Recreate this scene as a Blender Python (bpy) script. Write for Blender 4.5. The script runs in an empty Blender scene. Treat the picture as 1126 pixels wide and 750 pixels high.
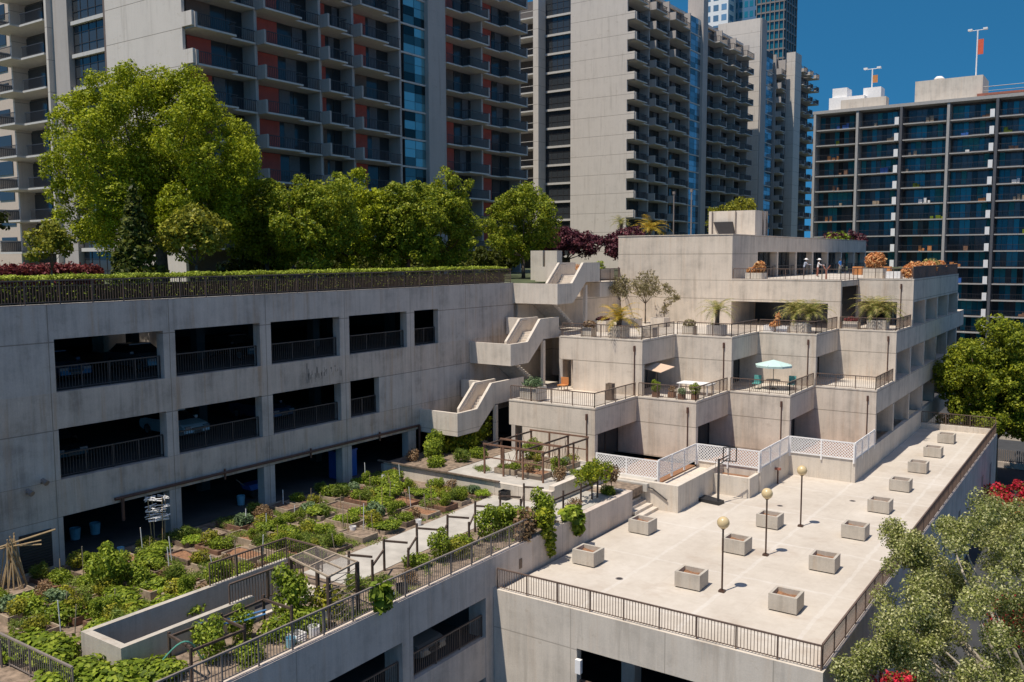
import bpy, math, random
import numpy as np
from mathutils import Vector, Matrix
SC = bpy.context.scene
COL = SC.collection
rad = math.radians

# ------------------------------------------------------------------ camera
cam = bpy.data.cameras.new("camera"); cam_o = bpy.data.objects.new("camera", cam); COL.objects.link(cam_o)
R_ = ((0.82353551, 0.56725251, -0.00372335), (0.05077161, -0.08024423, -0.99548134), (-0.56498806, 0.81962519, -0.09488430))
cam_o.matrix_world = Matrix(((R_[0][0], -R_[1][0], -R_[2][0], 0), (R_[0][1], -R_[1][1], -R_[2][1], 0), (R_[0][2], -R_[1][2], -R_[2][2], 0), (0, 0, 0, 1)))
cam.sensor_width = 36; cam.lens = 31.319; cam.clip_start = 0.5; cam.clip_end = 3000
SC.camera = cam_o
# ------------------------------------------------------------------ light
SUN_D = Vector((0.115, 0.375, -0.92)).normalized()
w = bpy.data.worlds.new("World"); SC.world = w; w.use_nodes = True
nt = w.node_tree; nt.nodes.clear()
sky = nt.nodes.new("ShaderNodeTexSky"); sky.sky_type = 'NISHITA'; sky.sun_disc = False
sky.sun_elevation = math.asin(-SUN_D.z); sky.sun_rotation = math.atan2(-SUN_D.x, -SUN_D.y)
tc = nt.nodes.new('ShaderNodeTexCoord'); va = nt.nodes.new('ShaderNodeVectorMath'); va.operation = 'ADD'; va.inputs[1].default_value = (0, 0, .30)
vn = nt.nodes.new('ShaderNodeVectorMath'); vn.operation = 'NORMALIZE'; nt.links.new(tc.outputs['Generated'], va.inputs[0]); nt.links.new(va.outputs[0], vn.inputs[0]); nt.links.new(vn.outputs[0], sky.inputs[0])
sky.air_density = 1.0; sky.dust_density = 0.0; sky.ozone_density = 3.0; sky.altitude = 1500
bg = nt.nodes.new("ShaderNodeBackground"); bg.inputs[1].default_value = 0.15
wo = nt.nodes.new("ShaderNodeOutputWorld")
gr = nt.nodes.new("ShaderNodeMix"); gr.data_type = 'RGBA'; gr.blend_type = 'MULTIPLY'; gr.inputs[0].default_value = 1.0
nt.links.new(sky.outputs[0], gr.inputs[6])
sz = nt.nodes.new("ShaderNodeSeparateXYZ"); nt.links.new(tc.outputs['Generated'], sz.inputs[0])
mr = nt.nodes.new("ShaderNodeMapRange"); mr.interpolation_type = 'SMOOTHSTEP'; mr.inputs[1].default_value = .30; mr.inputs[2].default_value = .72; nt.links.new(sz.outputs[2], mr.inputs[0])
tn = nt.nodes.new("ShaderNodeMix"); tn.data_type = 'RGBA'; nt.links.new(mr.outputs[0], tn.inputs[0])
tn.inputs[6].default_value = (0.20, 0.70, 0.80, 1); tn.inputs[7].default_value = (1.45, 1.10, 0.95, 1); nt.links.new(tn.outputs[2], gr.inputs[7])
nt.links.new(gr.outputs[2], bg.inputs[0]); nt.links.new(bg.outputs[0], wo.inputs[0])
sun = bpy.data.lights.new("sun", 'SUN'); sun.energy = 4.7; sun.angle = rad(0.5); sun.color = (1.0, 0.935, 0.83)
sun_o = bpy.data.objects.new("sun", sun); COL.objects.link(sun_o)
sun_o.rotation_euler = SUN_D.to_track_quat('-Z', 'Y').to_euler(); sun_o.location = (-20, -30, 90)
SC.view_settings.view_transform = 'Standard'; SC.view_settings.look = 'None'
SC.view_settings.exposure = 0.0; SC.view_settings.gamma = 1.0

# ------------------------------------------------------------------ materials
class NB:
    """tiny node-graph helper"""
    def __init__(s, name):
        s.m = bpy.data.materials.new(name); s.m.use_nodes = True; s.t = s.m.node_tree
        s.b = s.t.nodes["Principled BSDF"]
    def n(s, typ, **kw):
        x = s.t.nodes.new(typ)
        for k, v in kw.items(): setattr(x, k, v)
        return x
    def l(s, a, b): s.t.links.new(a, b)
    def math(s, op, a, b=None, c=None, clamp=False):
        x = s.n("ShaderNodeMath", operation=op); x.use_clamp = clamp
        for i, v in enumerate((a, b, c)):
            if v is None: continue
            if isinstance(v, (int, float)): x.inputs[i].default_value = v
            else: s.l(v, x.inputs[i])
        return x.outputs[0]
    def pos(s): return s.n("ShaderNodeNewGeometry").outputs["Position"]
    def noise(s, vec, scale=(1, 1, 1), detail=4, rough=.55):
        mp = s.n("ShaderNodeMapping"); mp.inputs["Scale"].default_value = scale; s.l(vec, mp.inputs[0])
        x = s.n("ShaderNodeTexNoise"); x.inputs["Scale"].default_value = 1.0; x.inputs["Detail"].default_value = detail
        x.inputs["Roughness"].default_value = rough; s.l(mp.outputs[0], x.inputs["Vector"]); return x.outputs["Fac"]
    def ramp(s, fac, stops):
        x = s.n("ShaderNodeValToRGB"); e = x.color_ramp.elements
        while len(e) < len(stops): e.new(.5)
        for i, (p, c) in enumerate(stops): e[i].position = p; e[i].color = (c[0], c[1], c[2], 1)
        s.l(fac, x.inputs[0]); return x.outputs[0]
    def mix(s, fac, a, b, mode='MIX'):
        x = s.n("ShaderNodeMix", data_type='RGBA', blend_type=mode)
        for sock, v in ((x.inputs[0], fac), (x.inputs[6], a), (x.inputs[7], b)):
            if isinstance(v, (int, float)): sock.default_value = v
            elif isinstance(v, tuple): sock.default_value = (v[0], v[1], v[2], 1)
            else: s.l(v, sock)
        return x.outputs[2]
    def bump(s, h, st=.3, dist=.02):
        x = s.n("ShaderNodeBump"); x.inputs["Strength"].default_value = st; x.inputs["Distance"].default_value = dist
        s.l(h, x.inputs["Height"]); s.l(x.outputs[0], s.b.inputs["Normal"])
    def base(s, c, rough=.8):
        if isinstance(c, tuple): s.b.inputs["Base Color"].default_value = (c[0], c[1], c[2], 1)
        else: s.l(c, s.b.inputs["Base Color"])
        s.b.inputs["Roughness"].default_value = rough
        return s.m

def plain(name, c, rough=.6, metal=0.0, var=.12, sc=3.0):
    k = NB(name); f = k.noise(k.pos(), (sc, sc, sc), 3)
    lo = tuple(v * (1 - var) for v in c); hi = tuple(min(1, v * (1 + var)) for v in c)
    k.b.inputs["Metallic"].default_value = metal
    return k.base(k.ramp(f, [(.3, lo), (.7, hi)]), rough)

def concrete(name, c, z0=-12.2, pitch=4.1, ystep=None, xstep=None, streak=.35, rust=.25, off=0.0, dark=.45, second=None):
    """board-formed cast concrete with pour joints, weather streaks and stains"""
    k = NB(name); P = k.pos()
    sep = k.n("ShaderNodeSeparateXYZ"); k.l(P, sep.inputs[0]); X, Y, Z = sep.outputs
    g = k.n("ShaderNodeNewGeometry"); sn = k.n("ShaderNodeSeparateXYZ"); k.l(g.outputs["Normal"], sn.inputs[0])
    nx = k.math('ABSOLUTE', sn.outputs[0]); nz = k.math('ABSOLUTE', sn.outputs[2])
    side = k.math('GREATER_THAN', nx, .5); vert = k.math('LESS_THAN', nz, .5)
    st = k.noise(P, (3.2, 3.2, .22), 5, .65)
    st2 = k.noise(P, (.9, .9, .16), 3, .5)
    blot = k.noise(P, (.55, .55, .75), 6, .65)
    fine = k.noise(P, (14, 14, 14), 3, .6)
    lo = tuple(v * (1 - streak) for v in c); hi = tuple(min(1, v * (1 + streak * .45)) for v in c)
    comb = k.math('ADD', k.math('MULTIPLY', st, .34), k.math('ADD', k.math('MULTIPLY', st2, .26), k.math('MULTIPLY', blot, .40)))
    col = k.ramp(comb, [(.34, lo), (.5, c), (.66, hi)])
    warm = (c[0] * .86, c[1] * .66, c[2] * .48)
    rf = k.ramp(k.noise(P, (2.2, 2.2, .14), 4, .65), [(.54, (0, 0, 0)), (.72, (rust, rust, rust))])
    col = k.mix(rf, col, warm)
    ff = k.ramp(fine, [(.3, (.93, .93, .93)), (.7, (1.04, 1.04, 1.04))]); col = k.mix(1.0, col, ff, 'MULTIPLY')
    gf = k.ramp(k.noise(P, (1.7, 1.7, .11), 6, .7), [(.55, (0, 0, 0)), (.70, (.42, .42, .42))]); col = k.mix(gf, col, (c[0] * .55, c[1] * .53, c[2] * .5))
    sp = k.ramp(k.noise(P, (1.1, 1.1, 1.6), 6, .75), [(.60, (0, 0, 0)), (.70, (.38, .38, .38))]); col = k.mix(sp, col, (c[0] * .62, c[1] * .56, c[2] * .48))
    # pour joints
    def line(v, p, o, wd): 
        fr = k.math('FRACT', k.math('DIVIDE', k.math('SUBTRACT', v, o), p))
        return k.math('LESS_THAN', fr, wd / p)
    J = line(Z, pitch, z0, .055)
    if second is not None: J = k.math('MAXIMUM', J, line(Z, pitch, second, .04))
    if ystep: J = k.math('MAXIMUM', J, k.math('MULTIPLY', line(Y, ystep, off, .045), side))
    if xstep: J = k.math('MAXIMUM', J, k.math('MULTIPLY', line(X, xstep, off, .045), k.math('SUBTRACT', 1.0, side)))
    J = k.math('MULTIPLY', J, vert)
    col = k.mix(k.math('MULTIPLY', J, dark), col, (c[0] * .35, c[1] * .33, c[2] * .3))
    k.bump(k.math('ADD', k.math('MULTIPLY', fine, .5), k.math('SUBTRACT', st, k.math('MULTIPLY', J, 1.5))), .35, .02)
    k.b.inputs["Specular IOR Level"].default_value = .2
    return k.base(col, .88)

def leafmat(name, a, b, c=None, trans=.25):
    a, b = tuple(v * 1.5 for v in a), tuple(min(.8, v * 1.5) for v in b)
    if c is not None: c = tuple(min(.85, v * 1.45) for v in c)
    k = NB(name); g = k.n("ShaderNodeNewGeometry")
    stops = [(0, a), (.75, b)] if c is None else [(0, a), (.55, b), (.92, c)]
    col = k.ramp(g.outputs["Random Per Island"], stops)
    big = k.ramp(k.noise(k.pos(), (.45, .45, .45), 3), [(.3, (.78, .8, .75)), (.7, (1.15, 1.12, 1.1))])
    col = k.mix(1.0, col, big, 'MULTIPLY')
    k.base(col, .55); k.b.inputs["Specular IOR Level"].default_value = .25
    tr = k.n("ShaderNodeBsdfTranslucent"); k.l(col, tr.inputs[0])
    mx = k.n("ShaderNodeMixShader"); mx.inputs[0].default_value = trans
    out = k.t.nodes["Material Output"]
    k.l(k.b.outputs[0], mx.inputs[1]); k.l(tr.outputs[0], mx.inputs[2]); k.l(mx.outputs[0], out.inputs[0])
    return k.m

def glassmat(name, c, rough=.08, metal=.6, var=.5):
    k = NB(name); g = k.n("ShaderNodeNewGeometry")
    lo = tuple(v * (1 - var) for v in c); hi = tuple(min(1, v * (1 + var)) for v in c)
    k.b.inputs["Metallic"].default_value = metal
    return k.base(k.ramp(g.outputs["Random Per Island"], [(.1, lo), (.9, hi)]), rough)

CW = (.66, .565, .465)
M = {}
M['conc'] = concrete('cast_concrete', CW, second=-2.3, dark=.75)
M['conc_fac'] = concrete('facade_concrete', (.53, .47, .42), z0=-12.3, second=-10.52, pitch=4.17, ystep=6.37, off=21.72, streak=.42, rust=.5, dark=.7)
M['conc_span'] = concrete('spandrel_concrete', (.54, .455, .385), z0=-90, pitch=200, ystep=6.37, off=21.72, streak=.5, rust=.6, dark=.7)
M['conc_light'] = concrete('pale_concrete', (.68, .595, .50), pitch=50, streak=.28, rust=.22)
M['conc_plaza_wall'] = concrete('plaza_wall_concrete', (.66, .58, .485), z0=-18.0, pitch=4.1, xstep=4.7, ystep=6.3, off=-20.25, streak=.25, rust=.2)
M['conc_edge'] = concrete('garden_wall_concrete', (.62, .52, .44), pitch=50, ystep=6.3, off=21.5, streak=.35, rust=.3)
M['conc_planter'] = concrete('planter_concrete', (.50, .445, .375), pitch=50, streak=.3, rust=.35)
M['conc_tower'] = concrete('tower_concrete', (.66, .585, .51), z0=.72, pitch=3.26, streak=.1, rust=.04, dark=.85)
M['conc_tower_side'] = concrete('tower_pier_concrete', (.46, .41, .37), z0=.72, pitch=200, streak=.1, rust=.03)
M['slab'] = plain('balcony_slab_paint', (.58, .54, .49), .8, var=.08)
M['red'] = plain('red_panel_paint', (.52, .105, .078), .7, var=.1, sc=1)
M['tan_panel'] = plain('brown_panel_paint', (.17, .12, .095), .7, var=.15, sc=1)
M['column_dark'] = plain('dark_grey_column', (.10, .10, .11), .8)
M['slab_grey'] = plain('grey_balcony_edge_paint', (.40, .375, .35), .8, var=.08)
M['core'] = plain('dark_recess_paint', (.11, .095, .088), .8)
M['win'] = glassmat('dark_window_glass', (.05, .056, .062), .12, .25, .8)
M['win_teal'] = glassmat('teal_curtain_glass', (.13, .27, .29), .14, .5, .9)
M['win_blue'] = glassmat('blue_window_glass', (.014, .12, .165), .12, .15, .9)
M['win_sky'] = glassmat('sky_blue_glass', (.22, .31, .37), .12, .55, .6)
M['curtain_blue'] = plain('blue_curtain', (.03, .26, .32), .9)
M['curtain'] = plain('window_curtain', (.16, .16, .17), .9)
M['rail'] = plain('brown_railing_metal', (.15, .10, .075), .5, var=.15)
M['rail_dark'] = plain('dark_railing_metal', (.045, .04, .04), .5)
M['rail_grey'] = plain('grey_railing_metal', (.24, .20, .175), .45, var=.1)
M['pipe'] = plain('rusty_pipe_metal', (.10, .045, .03), .6)
M['pole'] = plain('bronze_pole_metal', (.07, .035, .022), .45)
M['wood'] = plain('weathered_wood', (.17, .12, .085), .85, var=.35, sc=4)
M['wood_dark'] = plain('dark_brown_wood', (.085, .055, .04), .8, var=.3, sc=4)
M['wood_red'] = plain('reddish_timber', (.20, .105, .065), .8, var=.3, sc=4)
M['wood_pale'] = plain('pale_timber', (.36, .28, .20), .8, var=.25, sc=4)
M['bamboo'] = plain('dry_bamboo', (.42, .29, .15), .7, var=.25, sc=5)
M['white'] = plain('white_paint', (.86, .83, .80), .6, var=.05)
M['black'] = plain('black_plastic', (.018, .018, .02), .5)
M['soil'] = plain('brown_garden_soil', (.16, .10, .065), .95, var=.45, sc=6)
M['mulch'] = plain('orange_mulch', (.27, .135, .07), .95, var=.35, sc=9)
M['hose_green'] = plain('green_hose_rubber', (.10, .33, .24), .5)
M['hose_blue'] = plain('blue_hose_rubber', (.10, .25, .48), .5)
M['blue'] = plain('blue_plastic', (.04, .13, .42), .4)
M['cyan'] = plain('pale_blue_plastic', (.25, .50, .62), .4)
M['orange'] = plain('orange_fabric', (.55, .22, .07), .8)
M['mint'] = plain('mint_umbrella_cloth', (.52, .68, .62), .8, var=.08)
M['teal'] = plain('teal_fabric', (.10, .33, .30), .8)
M['tan_cloth'] = plain('tan_awning_cloth', (.66, .47, .33), .8, var=.06)
M['skin'] = plain('skin', (.42, .26, .18), .6)
M['shirt_blue'] = plain('blue_shirt_cloth', (.05, .22, .60), .8)
M['shirt_white'] = plain('white_shirt_cloth', (.75, .72, .72), .8)
M['shirt_grey'] = plain('bluish_shirt_cloth', (.38, .42, .52), .8)
M['trouser'] = plain('dark_trouser_cloth', (.06, .06, .08), .8)
M['trouser_pale'] = plain('khaki_trouser_cloth', (.42, .40, .33), .8)
M['trouser_red'] = plain('red_brown_trouser_cloth', (.33, .12, .08), .8)
M['globe'] = plain('amber_lamp_globe', (.66, .50, .27), .25, var=.06)
M['bark'] = plain('grey_brown_bark', (.13, .095, .07), .9, var=.35, sc=5)
M['bark_pale'] = plain('mottled_pale_bark', (.40, .34, .26), .85, var=.4, sc=3)
M['bark_red'] = plain('reddish_bark', (.20, .075, .045), .85, var=.3, sc=5)
M['asphalt'] = plain('street_asphalt', (.05, .05, .052), .9, var=.2, sc=.6)
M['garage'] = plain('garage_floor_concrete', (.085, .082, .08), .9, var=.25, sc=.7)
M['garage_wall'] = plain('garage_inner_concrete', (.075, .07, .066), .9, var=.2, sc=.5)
M['car_paint_tan'] = plain('champagne_car_paint', (.42, .38, .33), .25, .4, .03)
M['car_paint_white'] = plain('white_car_paint', (.75, .75, .75), .25, 0, .03)
M['car_paint_blue'] = plain('blue_car_paint', (.06, .10, .17), .25, .3, .03)
M['car_paint_grey'] = plain('grey_car_paint', (.18, .19, .21), .25, .4, .03)
M['car_paint_black'] = plain('black_car_paint', (.02, .02, .022), .2, .2, .03)
M['car_glass'] = plain('car_window_glass', (.02, .025, .03), .06)
M['lens'] = plain('headlight_lens', (.22, .23, .24), .1)
M['tyre'] = plain('tyre_rubber', (.02, .02, .02), .9)
M['rim'] = plain('alloy_rim', (.45, .45, .46), .35, .7)
# plaza paving: pale worn concrete with faint joints and stains
def paving():
    k = NB('plaza_paving'); P = k.pos()
    sep = k.n("ShaderNodeSeparateXYZ"); k.l(P, sep.inputs[0]); X, Y, Z = sep.outputs
    a = k.noise(P, (.22, .22, .22), 5, .65); b = k.noise(P, (2.5, 2.5, 2.5), 5, .7); c2 = k.noise(P, (.5, .12, .3), 4, .6)
    comb = k.math('ADD', k.math('MULTIPLY', a, .5), k.math('ADD', k.math('MULTIPLY', b, .28), k.math('MULTIPLY', c2, .22)))
    col = k.ramp(comb, [(.36, (.48, .41, .335)), (.5, (.56, .49, .41)), (.62, (.62, .55, .47))])
    st = k.ramp(k.noise(P, (.28, .35, .3), 4, .7), [(.56, (0, 0, 0)), (.72, (.62, .62, .62))])
    col = k.mix(st, col, (.44, .35, .27))
    def ln(v, p, o, wd):
        fr = k.math('FRACT', k.math('DIVIDE', k.math('SUBTRACT', v, o), p)); return k.math('LESS_THAN', fr, wd / p)
    wob = k.math('MULTIPLY', k.math('SUBTRACT', k.noise(P, (1.1, 1.1, 1.1), 4), .5), .35)
    j = k.math('MAXIMUM', ln(k.math('ADD', X, wob), 4.7, -24.9, .20), ln(k.math('ADD', Y, wob), 6.3, 36.2, .20))
    col = k.mix(k.math('MULTIPLY', k.math('MULTIPLY', j, b), .45), col, (.72, .68, .63))
    j2 = k.math('MAXIMUM', ln(X, 4.7, -23.1, .03), ln(Y, 6.3, 38.4, .03))
    col = k.mix(k.math('MULTIPLY', j2, .22), col, (.40, .35, .30))
    k.bump(b, .25, .02)
    return k.base(col, .9)
M['paving'] = paving()
M['path'] = plain('garden_path_concrete', (.47, .43, .375), .9, var=.14, sc=1.2)
M['dirt'] = plain('garden_dirt', (.24, .175, .125), .95, var=.5, sc=3.5)
M['podium'] = plain('podium_soil_and_lawn', (.07, .085, .035), .95, var=.5, sc=.8)
# foliage
M['lf_camphor'] = leafmat('camphor_leaves', (.085, .108, .005), (.235, .272, .010), (.38, .385, .022), .34)
M['lf_dark'] = leafmat('dark_tree_leaves', (.022, .030, .005), (.06, .075, .009), (.11, .115, .014), .25)
M['lf_mid'] = leafmat('mid_green_leaves', (.062, .088, .008), (.185, .225, .014), (.31, .31, .025), .34)
M['lf_yellow'] = leafmat('yellow_green_leaves', (.075, .09, .01), (.20, .20, .02), (.32, .29, .03), .3)
M['lf_plum'] = leafmat('plum_leaves', (.030, .008, .012), (.075, .018, .028), (.16, .05, .06), .2)
M['lf_syc'] = leafmat('sycamore_leaves', (.075, .092, .020), (.215, .232, .058), (.50, .48, .25), .34)
M['lf_right'] = leafmat('ficus_leaves', (.058, .080, .008), (.17, .205, .014), (.28, .285, .022), .34)
M['lf_veg'] = leafmat('vegetable_leaves', (.065, .095, .009), (.155, .21, .018), (.28, .32, .035), .35)
M['lf_bright'] = leafmat('lettuce_leaves', (.10, .17, .012), (.21, .29, .022), (.34, .39, .04), .3)
M['lf_grey'] = leafmat('blue_green_leaves', (.05, .085, .035), (.12, .17, .08), (.2, .26, .14), .25)
M['lf_grass'] = leafmat('grass_blades', (.05, .085, .012), (.13, .18, .025), (.22, .24, .05), .3)
M['lf_hedge'] = leafmat('hedge_leaves', (.08, .11, .012), (.24, .28, .03), (.36, .40, .05), .2)
M['lf_red'] = leafmat('red_hedge_leaves', (.07, .015, .018), (.16, .03, .035), (.2, .06, .05), .2)
M['lf_boug'] = leafmat('bougainvillea_bracts', (.25, .01, .02), (.5, .02, .05), (.09, .12, .02), .3)
M['lf_orange'] = leafmat('orange_succulent_leaves', (.40, .15, .055), (.55, .27, .11), (.58, .38, .18), .3)
M['lf_dry'] = leafmat('dry_brown_leaves', (.09, .055, .03), (.20, .12, .065), (.28, .2, .11), .25)
M['lf_olive'] = leafmat('olive_leaves', (.10, .085, .04), (.20, .17, .085), (.30, .25, .14), .25)
M['lf_palm'] = leafmat('palm_fronds', (.08, .095, .018), (.21, .21, .05), (.46, .36, .14), .3)
M['lf_palm_y'] = leafmat('yellowing_palm_fronds', (.12, .11, .015), (.34, .25, .03), (.55, .33, .04), .25)

# ------------------------------------------------------------------ helpers
class MB:
    def __init__(s): s.v = []; s.f = []; s.m = []; s.cur = 0
    def mat(s, i): s.cur = i; return s
    def add(s, vs, fs):
        o = len(s.v); s.v += [tuple(v) for v in vs]
        for f in fs: s.f.append(tuple(o + i for i in f)); s.m.append(s.cur)
        return s
    def box(s, x0, x1, y0, y1, z0, z1):
        x0, x1 = min(x0, x1), max(x0, x1); y0, y1 = min(y0, y1), max(y0, y1); z0, z1 = min(z0, z1), max(z0, z1)
        return s.add([(x0, y0, z0), (x1, y0, z0), (x1, y1, z0), (x0, y1, z0), (x0, y0, z1), (x1, y0, z1), (x1, y1, z1), (x0, y1, z1)],
                     [(3, 2, 1, 0), (4, 5, 6, 7), (0, 1, 5, 4), (1, 2, 6, 5), (2, 3, 7, 6), (3, 0, 4, 7)])
    def beam(s, p, q, a=.08, b=None):
        b = a if b is None else b
        p = Vector(p); q = Vector(q); d = (q - p).normalized()
        up = Vector((0, 0, 1)) if abs(d.z) < .95 else Vector((0, 1, 0))
        u = d.cross(up).normalized() * a / 2; v = u.cross(d).normalized() * b / 2
        vs = [p - u - v, p + u - v, p + u + v, p - u + v, q - u - v, q + u - v, q + u + v, q - u + v]
        return s.add(vs, [(3, 2, 1, 0), (4, 5, 6, 7), (0, 1, 5, 4), (1, 2, 6, 5), (2, 3, 7, 6), (3, 0, 4, 7)])
    def tube(s, pts, rs, n=8):
        pts = [Vector(p) for p in pts]
        if not isinstance(rs, (list, tuple)): rs = [rs] * len(pts)
        o = len(s.v); ring = []
        for i, p in enumerate(pts):
            d = (pts[min(i + 1, len(pts) - 1)] - pts[max(i - 1, 0)]).normalized()
            up = Vector((0, 0, 1)) if abs(d.z) < .9 else Vector((1, 0, 0))
            u = d.cross(up).normalized(); v = d.cross(u).normalized()
            ring.append([p + (u * math.cos(2 * math.pi * j / n) + v * math.sin(2 * math.pi * j / n)) * rs[i] for j in range(n)])
        vs = [v for r in ring for v in r]; fs = []
        for i in range(len(pts) - 1):
            for j in range(n): fs.append((i * n + j, i * n + (j + 1) % n, (i + 1) * n + (j + 1) % n, (i + 1) * n + j))
        fs.append(tuple(range(n - 1, -1, -1))); fs.append(tuple((len(pts) - 1) * n + j for j in range(n)))
        return s.add(vs, fs)
    def lathe(s, c, prof, n=16):
        c = Vector(c); vs = []; fs = []
        for r, z in prof:
            for j in range(n): vs.append((c.x + r * math.cos(2 * math.pi * j / n), c.y + r * math.sin(2 * math.pi * j / n), c.z + z))
        for i in range(len(prof) - 1):
            for j in range(n): fs.append((i * n + j, i * n + (j + 1) % n, (i + 1) * n + (j + 1) % n, (i + 1) * n + j))
        fs.append(tuple(range(n - 1, -1, -1))); fs.append(tuple((len(prof) - 1) * n + j for j in range(n)))
        return s.add(vs, fs)
    def prism(s, poly, axis, a, b):
        """extrude a 2-d polygon along an axis: axis 'x' -> poly is (y,z)"""
        def p3(u, v, t): return {'x': (t, u, v), 'y': (u, t, v), 'z': (u, v, t)}[axis]
        n = len(poly); vs = [p3(u, v, a) for u, v in poly] + [p3(u, v, b) for u, v in poly]
        fs = [tuple(range(n)), tuple(range(2 * n - 1, n - 1, -1))] + [(i, i + n, (i + 1) % n + n, (i + 1) % n) for i in range(n)]
        return s.add(vs, fs)
    def mesh(s, name, mats, org=(0, 0, 0), smooth=False):
        me = bpy.data.meshes.new(name); o = Vector(org)
        me.from_pydata([(v[0] - o.x, v[1] - o.y, v[2] - o.z) for v in s.v], [], s.f)
        for m in mats: me.materials.append(m)
        me.polygons.foreach_set('material_index', s.m)
        if smooth: me.polygons.foreach_set('use_smooth', [True] * len(s.f))
        me.update()
        import bmesh
        bm = bmesh.new(); bm.from_mesh(me); bmesh.ops.recalc_face_normals(bm, faces=bm.faces); bm.to_mesh(me); bm.free()
        return me

def tag(o, label, cat, group=None, kind=None):
    if label: o['label'] = label
    if cat: o['category'] = cat
    if group: o['group'] = group
    if kind: o['kind'] = kind
    return o
def link(name, me, parent=None, loc=(0, 0, 0)):
    o = bpy.data.objects.new(name, me); COL.objects.link(o); o.location = loc
    if parent: o.parent = parent
    return o
def thing(name, label, cat, loc=(0, 0, 0), group=None, rz=0):
    o = link(name, None, None, loc); o.rotation_euler.z = rz; o.empty_display_size = .3
    return tag(o, label, cat, group)
def part(name, mb, mats, parent, smooth=False, label=None):
    """mesh authored in world coordinates, attached to an unrotated root (or to a part of one)"""
    if not isinstance(mats, (list, tuple)): mats = [mats]
    r = parent; org = Vector((0, 0, 0))
    while r is not None: org += r.location; r = r.parent
    o = link(name, mb.mesh(name, mats, org, smooth), parent)
    if label: o['label'] = label
    return o
def solo(name, mb, mats, label, cat, group=None, loc=None, kind=None, smooth=False):
    if not isinstance(mats, (list, tuple)): mats = [mats]
    loc = loc or (0, 0, 0)
    return tag(link(name, mb.mesh(name, mats, loc, smooth), None, loc), label, cat, group, kind)
def struct(name, mb, mat): return solo(name, mb, mat, None, None, kind='structure')
def dup(o, loc, rz=None, label=None, scale=None):
    def cp(a, par):
        c = a.copy(); COL.objects.link(c)
        if par: c.parent = par
        for ch in a.children: cp(ch, c)
        return c
    c = cp(o, None); c.location = loc
    if rz is not None: c.rotation_euler.z = rz
    if scale: c.scale = scale if isinstance(scale, tuple) else (scale,) * 3
    if label: c['label'] = label
    return c
ORD = ['first', 'second', 'third', 'fourth', 'fifth', 'sixth', 'seventh', 'eighth', 'ninth', 'tenth', 'eleventh', 'twelfth', 'thirteenth', 'fourteenth', 'fifteenth', 'sixteenth', 'seventeenth', 'eighteenth', 'nineteenth', 'twentieth', 'twenty-first', 'twenty-second', 'twenty-third', 'twenty-fourth']

def rail_bars(mb, p, q, h=1.07, step=.14, bar=.022, lift=.1):
    """vertical balusters and bottom rail between two points"""
    p = Vector(p); q = Vector(q); L = (q - p).length; n = max(2, int(L / step))
    mb.beam(p + Vector((0, 0, lift)), q + Vector((0, 0, lift)), .035)
    for i in range(1, n):
        a = p.lerp(q, i / n); mb.beam(a + Vector((0, 0, lift)), a + Vector((0, 0, h - .03)), bar)
    return mb
def railing_parts(root, pts, h=1.07, post_step=1.6, mat=None, step=.14, bar=.022, skip_last=False):
    mat = mat or M['rail']
    bars = MB(); top = MB()
    for a, b in zip(pts, pts[1:]):
        rail_bars(bars, a, b, h, step, bar)
        top.beam(Vector(a) + Vector((0, 0, h)), Vector(b) + Vector((0, 0, h)), .075, .06)
    part('baluster_panel', bars, mat, root); part('top_rail', top, mat, root)
    k = 0
    for a, b in zip(pts, pts[1:]):
        a = Vector(a); b = Vector(b); n = max(1, round((b - a).length / post_step))
        for i in range(0 if k == 0 else 1, n + 1):
            c = a.lerp(b, i / n); part('post', MB().beam(c, c + Vector((0, 0, h - .02)), .05), mat, root)
        k += 1
def rail_part(parent, pts, h=1.05, mat=None, step=.16, bar=.02):
    """railing that is one part of a building: bars and posts, with the handrail as sub-part"""
    mat = mat or M['rail']; bars = MB(); top = MB()
    for a, b in zip(pts, pts[1:]):
        rail_bars(bars, a, b, h, step, bar); A = Vector(a); B = Vector(b); n = max(1, round((B - A).length / 1.6))
        for i in range(n + 1):
            c = A.lerp(B, i / n); bars.beam(c, c + Vector((0, 0, h - .02)), .05)
        top.beam(A + Vector((0, 0, h)), B + Vector((0, 0, h)), .08, .06)
    o = part('railing', bars, mat, parent); part('handrail', top, mat, o); return o

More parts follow.
